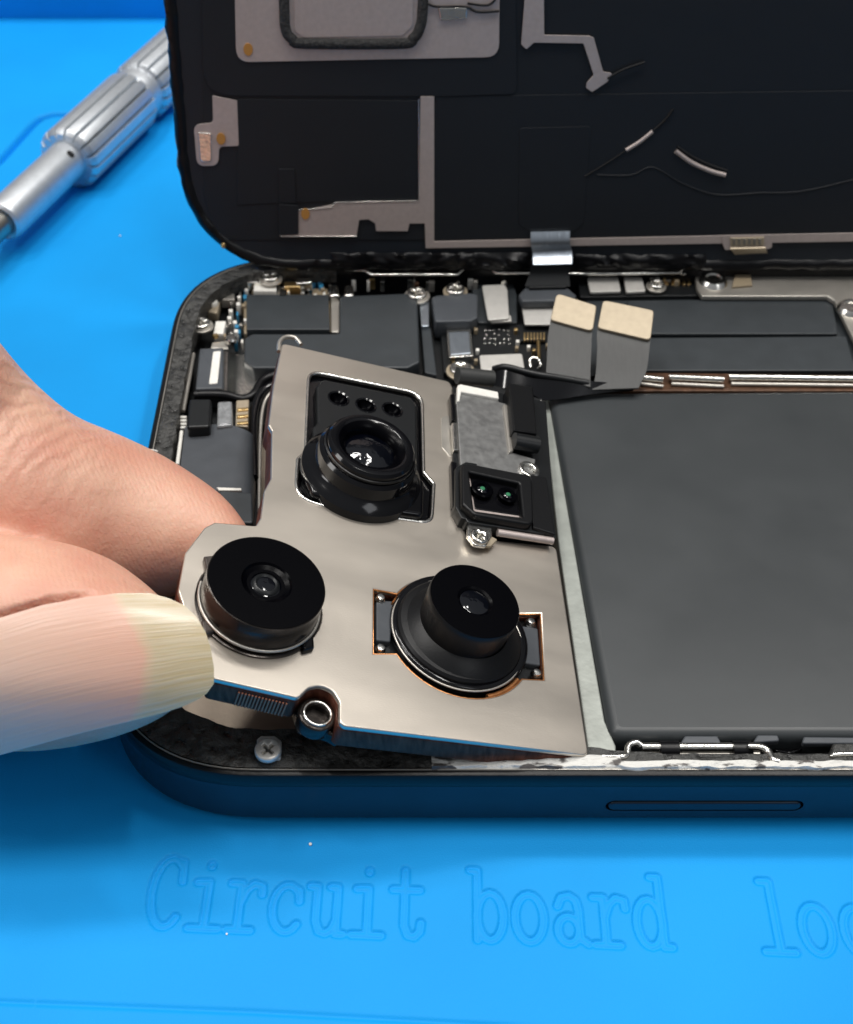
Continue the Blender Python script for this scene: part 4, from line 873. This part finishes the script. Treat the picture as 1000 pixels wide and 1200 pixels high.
fr = n_.nodes.new('ShaderNodeMapRange'); n_.links.new(ss, fr.inputs[0]); fr.inputs[1].default_value = .74; fr.inputs[2].default_value = .82; fr.inputs[3].default_value = .12; fr.inputs[4].default_value = .75
dk = n_.nodes.new('ShaderNodeMapRange'); n_.links.new(ns_.outputs['Fac'], dk.inputs[0]); dk.inputs[1].default_value = .35; dk.inputs[2].default_value = .65; dk.inputs[3].default_value = 1; dk.inputs[4].default_value = 0
mxn = n_.nodes.new('ShaderNodeMix'); mxn.data_type = 'RGBA'; mxn.blend_type = 'MULTIPLY'; mxn.inputs['B'].default_value = (.80, .72, .52, 1)
n_.links.new(mth('MULTIPLY', fr.outputs[0], dk.outputs[0]), mxn.inputs['Factor']); n_.links.new(rr2.outputs[0], mxn.inputs['A'])
n_.links.new(mxn.outputs['Result'], b_.inputs['Base Color']); b_.inputs['Coat Weight'].default_value = .3; b_.inputs['Coat Roughness'].default_value = .15
mpn = n_.nodes.new('ShaderNodeMapping'); mpn.inputs['Scale'].default_value = (1.5, 22, 1); n_.links.new(uvn.outputs[0], mpn.inputs[0])
nb = n_.nodes.new('ShaderNodeTexNoise'); nb.inputs['Scale'].default_value = 1.6; nb.inputs['Detail'].default_value = 5; n_.links.new(mpn.outputs[0], nb.inputs['Vector'])
bb = n_.nodes.new('ShaderNodeBump'); bb.inputs['Distance'].default_value = .0035; n_.links.new(nb.outputs['Fac'], bb.inputs['Height']); n_.links.new(bb.outputs[0], b_.inputs['Normal'])
def nailpt(x, t, off=0.0):
    yt, yb = interp(TOPE, x), interp(BOTE, x); y = yt + (yb - yt) * t
    return CAM + ray(x, y) * nail_depth(x, y)
bm = bmesh.new(); uvl = bm.loops.layers.uv.new('st'); NS, NTT = 90, 60; grid = []; par = {}
SIDE_T = TOPE[:7] + [(256, 697)]; SIDE_B = BOTE[:8] + [(256, 818)]
XEND = [(0, 176), (.04, 198), (.10, 216), (.2, 230), (.35, 241), (.5, 247), (.7, 251), (.85, 251), (.93, 243), (.97, 232), (1, 214)]
for i in range(NS + 1):
    s = i / NS; row = []
    for j in range(NTT + 1):
        t_ = j / NTT; t_ = .5 - .5 * math.cos(math.pi * t_); xe = interp(XEND, t_); x = -90 + (xe + 90) * (1 - (1 - s) ** 1.3)
        y = interp(SIDE_T, x) * (1 - t_) + interp(SIDE_B, x) * t_
        v = bm.verts.new(CAM + ray(x, y) * nail_depth(x, y)); par[v] = ((x + 90) / 341, t_); row.append(v)
    grid.append(row)
for a, b in zip(grid[:-1], grid[1:]):
    for j in range(NTT):
        f = bm.faces.new((a[j], b[j], b[j + 1], a[j + 1]))
        for lo in f.loops: lo[uvl].uv = par[lo.vert]
bmesh.ops.recalc_face_normals(bm, faces=bm.faces)
bmesh.ops.solidify(bm, geom=bm.faces[:], thickness=0.035)
bmesh.ops.recalc_face_normals(bm, faces=bm.faces)
nme = bpy.data.meshes.new('nail'); bm.to_mesh(nme); bm.free()
nl = link('thumb_nail', nme, 'nail', hand, 60); nl['label'] = 'long thumb nail with yellowed free edge'

# ------------------------------------------------------------------ dust on the mat
for x, y, r_, lab in ((364, 990, .013, 'pale dust speck on the blue mat just in front of the phone edge'), (141, 277, .012, 'pale dust speck on the blue mat between the screwdriver and the phone'),
                      (266, 1095, .008, 'tiny dust speck on the blue mat beside the embossed word Circuit')):
    d_ = link('dust_speck', slab_mesh(G, [circ(G.px(x, y), r_, 7)], r_ * 1.2, r_ * 1.1), 'white_part', None)
    tag(d_, lab, 'dust speck', 'dust specks on the mat')
